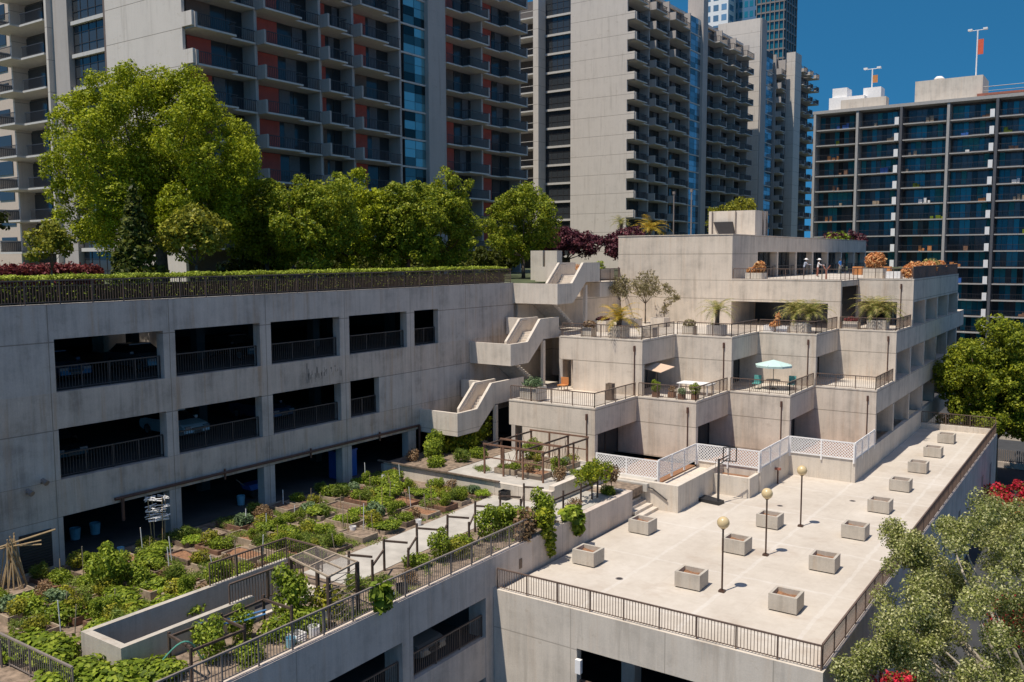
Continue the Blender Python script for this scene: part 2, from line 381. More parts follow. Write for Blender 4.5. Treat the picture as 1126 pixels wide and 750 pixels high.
# leaves ------------------------------------------------------------
def leaf_mesh(name, blobs, n, size, mat, seed=0, up=.35, jit=.8, inner=.62, aspect=.55, droop=0.0):
    rng = np.random.default_rng(seed)
    B = np.array([(b[0], b[1], b[2], b[3], b[4] if len(b) > 4 else b[3], b[5] if len(b) > 5 else b[3]) for b in blobs], float)
    wt = (B[:, 3] * B[:, 4]) ** .9; idx = rng.choice(len(B), n, p=wt / wt.sum()); b = B[idx]
    d = rng.normal(size=(n, 3)); d /= np.linalg.norm(d, axis=1)[:, None]
    rr = inner + (1.06 - inner) * rng.random(n) ** .55 + rng.normal(size=n) * .04
    p = b[:, :3] + d * b[:, 3:6] * rr[:, None]
    nn = d + rng.normal(size=(n, 3)) * jit; nn[:, 2] += up; nn /= np.linalg.norm(nn, axis=1)[:, None]
    t = np.cross(nn, rng.normal(size=(n, 3))); t /= np.linalg.norm(t, axis=1)[:, None]; s2 = np.cross(nn, t)
    L = size * (.6 + .8 * rng.random(n))[:, None]; t = t * L; s2 = s2 * L * aspect
    if droop: t[:, 2] -= droop * size
    V = np.stack([p - t, p + s2 * 1.0, p + t, p - s2 * 1.0], 1).reshape(-1, 3)
    me = bpy.data.meshes.new(name); me.vertices.add(4 * n); me.vertices.foreach_set('co', V.ravel())
    me.loops.add(4 * n); me.loops.foreach_set('vertex_index', np.arange(4 * n, dtype=np.int32))
    me.polygons.add(n); me.polygons.foreach_set('loop_start', np.arange(0, 4 * n, 4, dtype=np.int32))
    me.polygons.foreach_set('loop_total', np.full(n, 4, dtype=np.int32)); me.materials.append(mat); me.update(); me.validate(); return me
def lobes(c, R, n, r0, r1, seed, zmin=-.5, fill=.25, kmin=.62):
    rnd = random.Random(seed); out = []
    for i in range(n):
        z = 1 - (i + .5) / n * (1 - zmin); a = i * 2.39996 + rnd.uniform(-.4, .4); q = math.sqrt(max(0, 1 - z * z)); k = rnd.uniform(kmin, 1.08)
        r = rnd.uniform(r0, r1)
        out.append((c[0] + R[0] * q * math.cos(a) * k, c[1] + R[1] * q * math.sin(a) * k, c[2] + R[2] * z * k, r, r, r * rnd.uniform(.75, .95)))
    for i in range(int(n * fill)):
        out.append((c[0] + rnd.uniform(-.5, .5) * R[0], c[1] + rnd.uniform(-.5, .5) * R[1], c[2] + rnd.uniform(-.5, .5) * R[2], r1, r1, r1))
    return out
def trunk_mb(h, r, blobs, seed, lean=(0, 0), nl=9):
    rnd = random.Random(seed); mb = MB(); t = Vector((lean[0], lean[1], h))
    mb.tube([(0, 0, 0), (lean[0] * .3, lean[1] * .3, h * .4), t], [r * 1.25, r, r * .8], 10)
    bs = list(blobs); rnd.shuffle(bs)
    for b in bs[:nl]:
        e = Vector(b[:3]); m = t.lerp(e, .5) + Vector((rnd.uniform(-.3, .3), rnd.uniform(-.3, .3), -.1 * (e - t).length))
        mb.tube([t - Vector((0, 0, h * .08)), m, e], [r * .45, r * .25, r * .07], 6)
    return mb
def clumps(blobs, seed, per=13, f0=.26, f1=.46, out=1.0):
    rnd = random.Random(seed * 7 + 1); res = []
    for b in blobs:
        n_ = max(4, int(per * rnd.uniform(.55, 1.3)))
        for _ in range(n_):
            d = Vector((rnd.gauss(0, 1), rnd.gauss(0, 1), rnd.gauss(.25, 1))).normalized(); q = rnd.uniform(.55, 1.15) * out
            r = b[3] * rnd.uniform(f0, f1); res.append((b[0] + d.x * b[3] * q, b[1] + d.y * b[3] * q, b[2] + d.z * b[3] * q * .9, r, r, r * .75))
    return res
def tree(name, label, loc, blobs, n, size, leaf, th, tr, seed, bark='bark', group=None, cat='tree', nl=9, up=.35, lean=(0, 0), inner=.62, jit=.8, clump=13):
    root = thing(name, label, cat, loc, group)
    cb_ = blobs if (clump == 0 or len(blobs) > 200) else clumps(blobs, seed, clump) + list(blobs)
    link('crown', leaf_mesh(name + '_crown', cb_, n, size, M[leaf], seed, up=up, inner=inner, jit=jit), root)
    link('trunk', trunk_mb(th, tr, blobs, seed, lean, nl).mesh(name + '_trunk', [M[bark]], smooth=True), root)
    return root
def fronds(n, L, seed, mat, lift=.9, rise=.0, wid=.32):
    """arching feather fronds: a midrib strip with leaflets on both sides"""
    rnd = random.Random(seed); V = []; Fc = []
    for i in range(n):
        a = i * 2.39996 + rnd.uniform(-.2, .2); el = lift * (0.15 + .85 * (i / n)) + rnd.uniform(-.1, .1); ln = L * rnd.uniform(.8, 1.1)
        pts = []; p = Vector((0, 0, rise)); d = el
        for k in range(11):
            pts.append(p.copy()); s = ln / 10
            p = p + Vector((math.cos(a) * math.cos(d), math.sin(a) * math.cos(d), math.sin(d))) * s; d -= .125 + .012 * k
        side = Vector((-math.sin(a), math.cos(a), 0))
        for k in range(1, 11):
            w_ = wid * ln * math.sin(math.pi * min(.97, (k + .6) / 11.5)) ; f = (pts[k] - pts[k - 1])
            for sg in (-1, 1):
                for h in (0, .5):
                    b0 = pts[k - 1].lerp(pts[k], h); o = len(V)
                    tip = b0 + side * sg * w_ + f * .9 + Vector((0, 0, -.18 * w_ + rnd.uniform(-.04, .04)))
                    V += [b0 - f * .12, b0 + f * .2, tip]; Fc.append((o, o + 1, o + 2))
    me = bpy.data.meshes.new('fronds'); me.from_pydata([tuple(v) for v in V], [], Fc); me.materials.append(mat); me.update(); return me

# ================================================================== SETTING
PZ, GZ, L1, L2, L3 = -16.2, -14.65, -10.41, -6.33, -2.21
STREET = -22.5
struct('ground', MB().box(-900, 900, -500, 1500, STREET - 1, STREET), M['asphalt'])
# podium that carries the towers (a slab with a light well over the garage)
pm = MB()
pm.box(-400, -62, -80, 420, -3.2, -2.25); pm.box(-62, -41.7, -80, 33.4, -3.2, -2.25); pm.box(-62, -41.7, 36.3, 60.2, -3.2, -2.25)
pm.box(-62, -57.0, 33.4, 36.3, -3.2, -2.25); pm.box(-54.2, -41.7, 33.4, 36.3, -3.2, -2.25)
pm.box(-62, -41.2, 60.2, 128.3, -3.2, -2.25); pm.box(-62, -30, 128.3, 420, -3.2, -2.25)
struct('podium_ground', pm, M['podium'])
struct('plaza_floor', MB().box(-24.4, -9.0, 34.2, 89.6, PZ - .5, PZ), M['paving'])
struct('garden_ground', MB().box(-41.2, -30.85, 8, 43.6, GZ - .5, GZ).box(-28.3, -24.9, 8, 43.6, GZ - .5, GZ).box(-30.85, -28.3, 8, 17.0, GZ - .5, GZ).box(-30.85, -28.3, 26.6, 43.6, GZ - .5, GZ).box(-27.3, -24.9, 43.6, 50.8, GZ - .5, GZ), M['dirt'])
pth = MB(); pth.prism([(-30.9, 27.6), (-27.9, 27.6), (-28.3, 34.5), (-28.4, 40.5), (-25.2, 41.2), (-25.2, 47.5), (-27.25, 47.5), (-27.25, 43.5), (-31.4, 43.5), (-31.1, 38.0)], 'z', GZ - .1, GZ + .03)
struct('garden_path', pth, M['path'])
struct('upper_patio', MB().box(-41.2, -27.7, 44.0, 52.4, GZ - .4, GZ + .62).box(-27.7, -24.6, 50.8, 52.4, GZ - .4, GZ + .1), M['path'])
struct('shaded_planting_ground', MB().box(-41.15, -36.0, 44.05, 52.3, GZ + .6, GZ + .66), M['dirt'])
struct('garage_floor', MB().box(-62, -41.65, -10, 62, GZ - .3, GZ - .02), M['garage'])
struct('lower_garage_floor', MB().box(-40.6, -24.96, 8, 33.6, -18.75, -18.35).box(-24.4, -9.5, 34.5, 89, -22.4, -22.3), M['garage'])

# ------------------------------------------------------------------ parking building with the long facade
FX = -41.2
pk = thing('parking_building', 'long three-storey grey concrete parking building with dark openings, left of the garden', 'parking building', (FX, 36, GZ))
ED = {0: [22.0, 27.75, 28.45, 34.05, 34.85, 40.4, 41.25, 46.85, 47.65, 50.3], 1: [22.0, 27.75, 28.45, 34.05, 34.85, 40.4, 41.25, 43.95], 2: [22.0, 27.75, 28.45, 34.05, 34.85, 40.4, 41.25, 46.85, 47.65, 58.5]}
BZ = {0: (L2 + .02, -3.80), 1: (-10.50, -8.05), 2: (GZ, -12.27)}
F0 = FX - .45
for z0, z1, y1 in ((-3.80, -2.15, 60.1), (-8.05, L2 + .02, 60.1), (-12.27, -10.50, 60.1)):
    part('spandrel', MB().box(F0, FX, -8, y1, z0, z1), M['conc_fac'] if z1 > -3 else M['conc_span'], pk)
for k in range(3):
    e = ED[k]; z0, z1 = BZ[k]
    part('wall_panel', MB().box(F0, FX, -8, e[0], z0, z1), M['conc_fac'], pk)
    for i in range(1, len(e) - 1, 2): part('column', MB().box(F0 - .15, FX - .003, e[i], e[i + 1], z0, z1), M['conc_fac'], pk)
    if e[-1] < 58: part('wall_panel', MB().box(F0, FX, e[-1], 60.1, z0, z1), M['conc_fac'], pk)
    # railings in the openings
    if k < 2:
        for i in range(0, len(e), 2):
            rail_part(pk, [(F0 + .12, e[i] + .05, z0 + .02), (F0 + .12, e[i + 1] - .05, z0 + .02)], 1.15, M['rail_dark'], .15, .02)
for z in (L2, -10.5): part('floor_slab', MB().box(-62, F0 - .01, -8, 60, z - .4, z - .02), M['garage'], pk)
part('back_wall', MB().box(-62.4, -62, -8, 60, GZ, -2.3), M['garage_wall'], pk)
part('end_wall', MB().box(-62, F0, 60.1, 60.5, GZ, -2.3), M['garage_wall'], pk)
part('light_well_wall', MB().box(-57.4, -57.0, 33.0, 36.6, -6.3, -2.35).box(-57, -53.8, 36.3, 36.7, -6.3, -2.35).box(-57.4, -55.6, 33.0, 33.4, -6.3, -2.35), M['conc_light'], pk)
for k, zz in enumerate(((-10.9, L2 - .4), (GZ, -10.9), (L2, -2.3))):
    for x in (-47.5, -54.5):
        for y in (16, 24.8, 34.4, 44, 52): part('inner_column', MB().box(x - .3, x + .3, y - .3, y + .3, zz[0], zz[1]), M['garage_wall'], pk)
# service pipe, louvre, lights
p = MB(); p.tube([(FX + .12, 24.6, -12.02), (FX + .12, 47.9, -12.0)], .085, 8); p.tube([(FX + .12, 25.0, -12.02), (FX + .12, 25.0, -13.2)], .085, 8); p.tube([(FX + .12, 47.9, -12.0), (FX + .12, 47.9, -14.4)], .085, 8)
for y in (31.2, 37.6, 43.8): p.tube([(FX + .12, y, -11.8), (FX + .12, y, -12.4)], .06, 6)
part('service_pipe', p, M['pipe'], pk)
lv = MB(); lv.box(FX, FX + .04, 19.9, 21.4, -14.5, -12.7)
for i in range(13): lv.box(FX + .03, FX + .10, 19.95, 21.35, -14.42 + i * .135, -14.36 + i * .135)
part('louvre', lv, M['rail_dark'], pk)
for y, z in ((21.05, -10.2), (20.35, -10.55)):
    f = part('spotlight', MB().tube([(FX + .02, y, z - .25), (FX + .18, y, z - .1)], .05, 6).tube([(FX + .12, y, z - .06), (FX + .42, y + .06, z - .22)], [.08, .14], 10), M['rail_grey'], pk)
gs = MB(); rg = random.Random(8)
for i in range(34):
    y = 37.55 + 3.0 * rg.random() ** 1.4; z = -6.7 - rg.random() * .7; gs.box(FX, FX + .004, y, y + rg.uniform(.03, .10), z - rg.uniform(.12, .55), z)
gs.box(FX, FX + .005, 37.5, 37.62, -7.75, -6.5)
part('grime_streaks', gs, plain('grime_stain', (.27, .235, .205), .95, var=.25), pk)
# orange doors at the back of the ground floor
part('garage_door', MB().box(-55.8, -55.6, 34.4, 40.4, GZ, -12.4), M['trouser_red'], pk)

# ------------------------------------------------------------------ garden edge wall with garage bays below
gw = thing('garden_retaining_wall', 'long concrete wall carrying the garden above two open garage bays', 'wall', (-24.57, 30, -18.3))
part('spandrel', MB().box(-24.95, -24.57, 8, 34.0, -16.32, -14.5), M['conc_edge'], gw)
part('upper_wall', MB().box(-24.97, -24.57, 34.0, 48.75, PZ - .3, -14.5), M['conc_edge'], gw)
part('end_wall', MB().box(-28.6, -24.975, 48.4, 48.75, PZ - .3, -14.5), M['conc_plaza_wall'], gw)
for y0, y1 in ((33.35, 33.99), (27.35, 28.05), (20.7, 21.4)): part('column', MB().box(-25.6, -24.575, y0, y1, -22.4, -16.32), M['conc_edge'], gw)
part('lower_spandrel', MB().box(-24.95, -24.6, 8, 33.35, -20.3, -18.3), M['conc_edge'], gw)
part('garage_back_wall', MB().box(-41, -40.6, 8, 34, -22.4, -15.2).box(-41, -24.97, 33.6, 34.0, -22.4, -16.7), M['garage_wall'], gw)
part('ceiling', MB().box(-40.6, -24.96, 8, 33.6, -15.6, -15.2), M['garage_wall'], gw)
for a, b in ((28.1, 33.3), (21.45, 27.3)): rail_part(gw, [(-24.8, a, -18.3), (-24.8, b, -18.3)], 1.07, M['rail'], .13, .022)
part('stain_plate', MB().box(-24.57, -24.545, 36.2, 36.45, -15.75, -15.25).box(-24.57, -24.545, 42.2, 42.45, -15.7, -15.2), M['wood'], gw)

# ------------------------------------------------------------------ plaza walls
pw = thing('plaza_garage', 'pale concrete garage block under the sunny plaza, with wide dark opening at its front', 'garage building', (-16.7, 34, STREET))
part('front_wall', MB().box(-24.57, -8.9, 34.0, 34.35, -17.9, PZ + .12), M['conc_plaza_wall'], pw)
part('front_pier', MB().box(-24.57, -19.9, 34.0, 34.4, STREET, -17.9), M['conc_plaza_wall'], pw)
part('front_sill', MB().box(-19.9, -8.9, 34.05, 34.35, STREET, -20.5), M['conc_plaza_wall'], pw)
part('inner_pier', MB().box(-18.9, -18.2, 36.5, 37.2, -22.3, -16.75), M['conc_edge'], pw)
part('left_wall', MB().box(-24.57, -24.2, 34.4, 89.9, STREET, PZ - .5), M['garage_wall'], pw)
sw = MB(); ys = [34.36, 38.5, 39.5, 44.0, 45.0, 50, 51, 56, 57, 62, 63, 68, 69, 74.4, 75.6, 80.0, 81.2, 85.2, 86.4, 89.9]
sw.box(-9.3, -8.9, 34.36, 89.9, -18.0, PZ + .12); sw.box(-9.3, -8.905, 34.36, 89.9, STREET, -21.4)
for i in range(0, len(ys), 2): sw.box(-9.3, -8.902, ys[i], ys[i + 1], -21.4, -18.0)
part('side_wall', sw, M['conc_edge'], pw)
part('back_wall', MB().box(-24.2, -9.3, 89.6, 90.0, STREET, PZ + .5), M['conc_plaza_wall'], pw)
part('wall_lamp', MB().box(-19.88, -19.6, 33.8, 34.0, -19.0, -18.35), M['white'], pw)
rail_part(pw, [(-19.8, 34.15, -20.5), (-9.0, 34.15, -20.5)], 1.07, M['rail'], .13, .022)
r = thing('metal_railing', 'brown metal railing with thin bars along the front edge of the sunny plaza', 'railing', (-16.7, 34.15, PZ + .12), 'plaza edge railings')
railing_parts(r, [(-24.45, 34.15, PZ + .12), (-9.02, 34.15, PZ + .12)], 1.0, 1.72)
r = thing('metal_railing', 'brown metal railing running back along the right edge of the plaza', 'railing', (-9.0, 62, PZ + .12), 'plaza edge railings')
railing_parts(r, [(-9.02, 34.3, PZ + .12), (-9.02, 89.8, PZ + .12)], 1.0, 1.74)
r = thing('metal_railing', 'dark railing across the far end of the plaza in front of the big green tree', 'railing', (-12, 89.8, PZ + .5), 'plaza edge railings')
railing_parts(r, [(-15.2, 89.8, PZ + .5), (-9.1, 89.8, PZ + .5)], 1.05, 2.0)

# ------------------------------------------------------------------ stepped terrace apartments
tb = thing('terraced_building', 'stepped concrete apartment building with planted roof terraces behind the plaza', 'apartment building', (-22, 78, GZ))
XC = {'A': (-36.4, -29.3), 'B': (-29.3, -24.65), 'C': (-24.65, -19.95), 'D': (-19.95, -15.3)}
YF = {1: {'A': 52.4, 'B': 58.7, 'C': 64.95, 'D': 71.2}, 2: {'A': 59.5, 'B': 65.4, 'C': 71.3, 'D': 77.7}}
NX = {'A': 'B', 'B': 'C', 'C': 'D'}
TOP = {1: L1, 2: L2}; BOT = {1: GZ + .02, 2: L1 + .003}
def downpipe(x, y, zt, zb):
    m = MB(); m.tube([(x, y - .05, zt - .75), (x, y - .05, zb)], .042, 8); m.box(x - .07, x + .07, y - .11, y - .005, zt - .78, zt - .35)
    part('downpipe', m, M['pipe'], tb)
def side_window(x, y0, y1, z0, z1, curtain=0):
    g = part('window', MB().box(x, x + .05, y0, y1, z0, z1), M['win'], tb)
    f = MB(); n = max(2, int((y1 - y0) / 1.5))
    for i in range(n + 1): f.box(x + .04, x + .10, y0 + (y1 - y0) * i / n - .035, y0 + (y1 - y0) * i / n + .035, z0, z1)
    part('window_frame', f, M['rail_dark'], g)
    if curtain: part('blind', MB().box(x + .052, x + .07, y0 + .1, y0 + curtain, z0, z1), M['tan_panel'], g)
for lv_ in (1, 2):
    for c in 'ABCD':
        x0, x1 = XC[c]; y0 = YF[lv_][c]; zt, zb = TOP[lv_], BOT[lv_]; zs = zt - 1.75
        yn = YF[lv_][NX[c]] if c in NX else None; W = MB()
        if c == 'A':
            W.box(x0, x1, y0, y0 + .4, zs, zt); W.box(x0 + 1.15, x1, y0, y0 + .4, zb, zs); W.box(x0, x0 + 1.6, y0 + 1.6, y0 + 1.9, zb, zs)
            part('door', MB().box(x0 + .45, x0 + 1.1, y0 + 1.5, y0 + 1.58, zb, zb + 2.1), M['trouser_red'], tb)
        else: W.box(x0, x1, y0, y0 + .4, zb, zt)
        if yn:
            W.box(x0, x1, y0 + .4, yn, zs, zt); W.box(x0 + (1.6 if c == 'A' else 0), x1 - 1.6, y0 + .4, yn - .003, zb, zs)
            W.box(x0, x1, yn - .001 if c != 'A' else yn, 100, zb, zt)
            side_window(x1 - 1.59, y0 + .45, yn - .1, zb, zs, 1.3 if (c == 'A' and lv_ == 1) else 0)
        else:
            W.box(x0, x1, y0 + .4, 114, zs, zt); W.box(x0, x1 - 2.2, y0 + .4, 114, zb, zs)
            for k in range(6):
                yy = 77.6 + 6.3 * k if lv_ == 1 else 83.9 + 6.3 * k
                if yy < 113: part('column', MB().box(x1 - 1.2, x1 - .003, yy - .2, yy + .2, zb, zs), M['conc'], tb)
            side_window(x1 - 2.19, y0 + .5, 113, zb, zs)
        part('wall', W, M['conc'], tb)
        downpipe(x1 - .62, y0, zt, zb + (0 if lv_ == 2 else .0))
        yr = YF[lv_][NX[c]] if c in NX else YF[lv_][c] + 6.2
        part('curb', MB().box(x0 + .001, x1 + .02, y0 - .02, y0 + .22, zt, zt + .10).box(x1 - .22, x1 + .018, y0 + .22, yr, zt, zt + .098), M['conc_light'], tb)
        xs = x0 + (.1 if not (c == 'A' and lv_ == 1) else .1)
        rail_part(tb, [(xs, y0 + .1, zt + .1), (x1 - .1, y0 + .1, zt + .1), (x1 - .1, yr - .1, zt + .1)], 1.0, M['rail'], .15, .02)
        ft = MB(); ft.box(x0 + .002, x1 - .23, y0 + .221, yr, zt, zt + .006)
        part('terrace_paving', ft, M['paving'], tb)
# roof-terrace storey (level 3)
W = MB(); zs = L3 - 1.95
W.box(-29.6, -19.95, 78.2, 78.6, zs, L3); W.box(-29.6, -19.95, 78.6, 84.0, L3 - .5, L3); W.box(-21.0, -19.95, 78.2, 78.7, L2 + .01, zs)
W.box(-29.6, -19.953, 84.4, 108.9, L2 + .01, L3 - .003)
W.box(-19.95, -15.3, 84.0, 84.4, zs, L3); W.box(-16.6, -15.3, 84.0, 84.4, L2 + .01, zs); W.box(-19.95, -15.3, 84.4, 108.9, zs, L3 - .001)
W.box(-19.95, -17.5, 90, 108.9, L2 + .01, zs)
part('wall', W, M['conc'], tb)
part('window', MB().box(-29.5, -20.2, 84.3, 84.39, L2 + .02, L3 - .6), M['win'], tb)
part('window', MB().box(-19.9, -17.5, 89.9, 89.99, L2 + .02, zs), M['win'], tb)
side_window(-17.49, 84.5, 108.5, L2 + .02, zs)
for k in range(4): part('column', MB().box(-16.4, -15.303, 90.1 + 6.3 * k - .2, 90.1 + 6.3 * k + .2, L2 + .01, zs), M['conc'], tb)
downpipe(-16.3, 84.0, L3, L2)
part('terrace_paving', MB().box(-29.5, -15.5, 84.5, 108.8, L3, L3 + .008).box(-29.5, -20.1, 78.4, 84.5, L3, L3 + .007), M['paving'], tb)
rail_part(tb, [(-29.5, 78.35, L3), (-20.05, 78.35, L3), (-20.05, 84.15, L3), (-15.5, 84.15, L3)], 1.0, M['rail'], .3, .016)
rail_part(tb, [(-15.42, 84.2, L3), (-15.42, 108.7, L3)], 1.15, M['rail'], .11, .045)
part('curb', MB().box(-15.5, -15.28, 84.0, 108.9, L3 + .009, L3 + .09).box(-19.95, -15.5, 83.98, 84.2, L3 + .009, L3 + .09).box(-29.6, -19.93, 78.18, 78.4, L3 + .009, L3 + .09), M['conc_light'], tb)
# tall block with the gallery
W = MB(); W.box(-41.2, -29.6, 78.2, 85.0, L2 + .01, 1.86); W.box(-41.2, -32.3, 85.0, 128.3, L2 + .01, 1.86); W.box(-32.3, -29.6, 85.0, 128.3, .32, 1.86)
W.box(-32.3, -29.6, 108.9, 128.3, L2, L3)
part('wall', W, M['conc'], tb)
for k in range(7): part('column', MB().box(-30.3, -29.603, 91 + 6.2 * k - .22, 91 + 6.2 * k + .22, L3, .32), M['conc'], tb)
side_window(-32.28, 85.2, 128, L3 + .02, .3)
rail_part(tb, [(-29.75, 85.1, L3), (-29.75, 128, L3)], 1.1, M['rail_dark'], .5, .02)
part('coping', MB().box(-41.25, -29.55, 78.15, 78.5, 1.86, 1.93).box(-29.9, -29.55, 78.5, 128.3, 1.86, 1.928), M['conc_light'], tb)
ph = part('rooftop_room', MB().box(-35.9, -31.0, 88, 91.6, 1.86, 4.5), M['conc_light'], tb)
part('vent_hood', MB().prism([(-35.3, 3.4), (-33.3, 3.4), (-33.0, 2.0), (-34.6, 2.0)], 'y', 87.7, 88.05), M['rail_dark'], ph)
part('pipe', MB().tube([(-35.5, 87.9, 1.9), (-35.5, 87.9, 4.5)], .06).tube([(-33.0, 87.9, 1.9), (-33.0, 87.9, 4.5)], .06).tube([(-30.9, 90.2, 1.9), (-30.9, 90.2, 4.5)], .08).tube([(-30.9, 91.3, 1.9), (-30.9, 91.3, 4.5)], .08), M['rail_grey'], ph)
for x, y, nm in ((-43.0, 95, 'thin grey pole behind the tall concrete block, the left one of two'), (-40.0, 93, 'thin grey pole behind the tall concrete block, nearer the rooftop room')):
    solo('light_pole', MB().tube([(x, y, -2.2), (x, y, 7.0)], .07, 8).box(x - .12, x + .12, y - .12, y + .12, 6.95, 7.25), M['rail_grey'], nm, 'pole', 'poles behind the tall block', (x, y, -2.2))
# ground-floor plinths and raised planters
pl = thing('plinth_planters', 'stepped raised concrete planter walls in front of the lowest apartments', 'planter wall', (-20, 62, PZ))
PT = -14.52
W = MB(); W.box(-29.2, -22.6, 51.15, 51.5, PZ, PT + .05); W.box(-22.95, -22.6, 51.5, 58.8, PZ, PT + .047); W.box(-29.2, -22.95, 51.5, 58.8, PZ, GZ - .35)
part('planter_wall', W, M['conc_plaza_wall'], pl)
W = MB(); W.box(-24.6, -19.95, 58.8, 59.15, PZ, PT); W.box(-20.3, -19.95, 59.15, 65.1, PZ, PT - .003); W.box(-24.6, -20.3, 59.15, 65.1, PZ, GZ - .1)
part('planter_wall', W, M['conc_plaza_wall'], pl)
W = MB(); W.box(-19.95, -15.25, 65.1, 65.45, PZ, PT); W.box(-15.6, -15.25, 65.45, 114, PZ, PT - .003); W.box(-19.95, -15.6, 65.45, 71.2, PZ, GZ - .1)
part('planter_wall', W, M['conc_plaza_wall'], pl)
W = MB(); W.box(-22.59, -20.05, 57.0, 57.25, PZ, -14.85); W.box(-20.3, -20.05, 57.25, 58.79, PZ, -14.853); W.box(-22.59, -20.3, 57.25, 58.79, PZ, -15.2)
part('planter_box', W, M['conc_plaza_wall'], pl)
part('planting_soil', MB().box(-29.2, -24.7, 51.51, 58.79, GZ - .35, GZ - .25).box(-24.58, -20.31, 59.16, 64.9, GZ - .1, GZ).box(-19.93, -15.61, 65.46, 71.15, GZ - .1, GZ).box(-22.5, -20.31, 57.26, 58.7, -15.2, -15.1), M['mulch'], pl)
solo('handrail', MB().tube([(-22.5, 57.1, -14.85), (-22.5, 57.1, -13.9), (-21.6, 57.1, -13.85), (-21.6, 57.1, -14.85)], .03, 6).tube([(-22.5, 57.1, -14.4), (-21.6, 57.1, -14.4)], .02, 6).tube([(-22.05, 57.1, -14.85), (-22.05, 57.1, -13.88)], .02, 6), M['rail_grey'], 'small grey handrail frame on top of the little planter box', 'handrail', None, (-22.0, 57.1, -14.85))

# white lattice screens
def lattice(label, p, q, z0, h=1.16, posts=3):
    p = Vector((p[0], p[1], z0)); q = Vector((q[0], q[1], z0)); d = (q - p); L = d.length; d.normalize()
    t = thing('lattice_screen', label, 'lattice fence', ((p.x + q.x) / 2, (p.y + q.y) / 2, z0), 'white lattice screens')
    m = MB(); s = .21; n = int((L + h) / s)
    nrm = Vector((-d.y, d.x, 0)) * .012
    for i in range(-int(h / s) - 1, int(L / s) + 2):
        for sg in (1, -1):
            a = i * s if sg == 1 else i * s + h
            b = a + sg * h; za, zb_ = 0.0, h
            def cut(a, za, b, zb_):
                if a == b: return None
                lo, hi = 0.0, 1.0
                t0 = (0 - a) / (b - a); t1 = (L - a) / (b - a); t0, t1 = min(t0, t1), max(t0, t1); lo = max(lo, t0); hi = min(hi, t1)
                return (lo, hi) if hi - lo > .02 else None
            c = cut(a, za, b, zb_)
            if c is None: continue
            A = p + d * (a + (b - a) * c[0]) + Vector((0, 0, h * c[0])) + nrm * sg; B = p + d * (a + (b - a) * c[1]) + Vector((0, 0, h * c[1])) + nrm * sg
            m.beam(A, B, .014, .055)
    part('lattice_panel', m, M['white'], t)
    fr = MB(); fr.beam(p, q, .05, .09); fr.beam(p + Vector((0, 0, h)), q + Vector((0, 0, h)), .05, .09); part('frame', fr, M['white'], t)
    for i in range(posts): 
        c = p.lerp(q, i / (posts - 1)); part('post', MB().beam(c - Vector((0, 0, .3)), c + Vector((0, 0, h + .03)), .11), M['white'], t)
zl = PT + .03
lattice('white lattice screen in front of the leftmost ground-floor recess', (-29.15, 52.4), (-24.6, 52.4), zl - .05)
lattice('white lattice screen running back from the leftmost lattice corner', (-24.6, 52.55), (-24.6, 58.7), zl, posts=4)
lattice('white lattice screen behind the basketball hoop and small planter box', (-24.5, 58.75), (-20.05, 58.75), zl)
lattice('white lattice screen running back beside the tallest stained plinth wall', (-20.0, 58.9), (-20.0, 65.0), zl, posts=4)
lattice('white lattice screen along the front of the rightmost plinth', (-19.9, 65.05), (-15.35, 65.05), zl)
lattice('short white lattice screen at the right corner of the rightmost plinth', (-15.3, 65.2), (-15.3, 71.0), zl, posts=4)

# ------------------------------------------------------------------ switchback stairs
def stair(label, y0, top, xr, ye, end=True):
    t = thing('concrete_stair', label, 'stairs', (-39.2, y0 + 3, top - 1.6), 'switchback stairs on the parking building')
    up = top + 1.65; zl_ = top - 1.07; zu = up - 1.07
    part('landing_parapet', MB().box(FX + .01, xr, y0, y0 + .22, top - 1.62, top), M['conc_light'], t)
    o = [(y0 + .22, top), (y0 + 2.3, top), (y0 + 4.1, up), (ye, up), (ye, up - 1.62), (y0 + 4.5, up - 1.62), (y0 + 2.4, top - 1.62), (y0 + .22, top - 1.62)]
    part('outer_parapet', MB().prism(o, 'x', xr - .22, xr - .002), M['conc_light'], t)
    i_ = [(y0 + 1.7, top), (y0 + 3.6, up), (y0 + 6.2, up), (y0 + 6.2, zu - .4), (y0 + 4.3, zu - .4), (y0 + 2.2, zl_ - .3), (y0 + 1.7, zl_ - .3)]
    part('inner_parapet', MB().prism(i_, 'x', -39.15, -38.95), M['conc_light'], t)
    s = MB(); s.box(FX + .02, xr - .22, y0 + .22, y0 + 2.3, zl_ - .3, zl_)
    n = 9
    for k in range(n): s.box(-38.95, xr - .22, y0 + 2.3 + 1.8 * k / n, y0 + 2.3 + 1.8 * (k + 1) / n + .02, zl_ + 1.65 * (k + 1) / n - .35, zl_ + 1.65 * (k + 1) / n)
    s.box(-38.95, xr - .22, y0 + 4.1, ye + .6, zu - .3, zu)
    part('steps', s, M['conc_light'], t)
    l = MB(); nn = 14
    for k in range(nn): l.box(FX + .05, -39.15, y0 + 2.3 + 3.9 * k / nn, y0 + 2.3 + 3.9 * (k + 1) / nn, zl_ - 2.45 * (k + 1) / nn - .3, zl_ - 2.45 * (k + 1) / nn)
    part('lower_flight', l, M['conc_light'], t)
    part('handrail', MB().tube([(-38.85, y0 + 1.9, top - .15), (-38.85, y0 + 3.7, up - .15), (-38.85, y0 + 4.4, up - .15)], .03, 6), M['rail_grey'], t)
    part('end_block', MB().box(-41.0, -39.2, y0 + 4.6, y0 + 4.9, zu - .3, up - .05), M['conc_light'], t)
    return t
stair('highest concrete stair landing, level with the hedge on the parking roof', 59.93, -2.20, -36.94, 66.8)
stair('middle concrete switchback stair between parking building and second terrace', 54.06, -6.52, -37.39, 60.9)
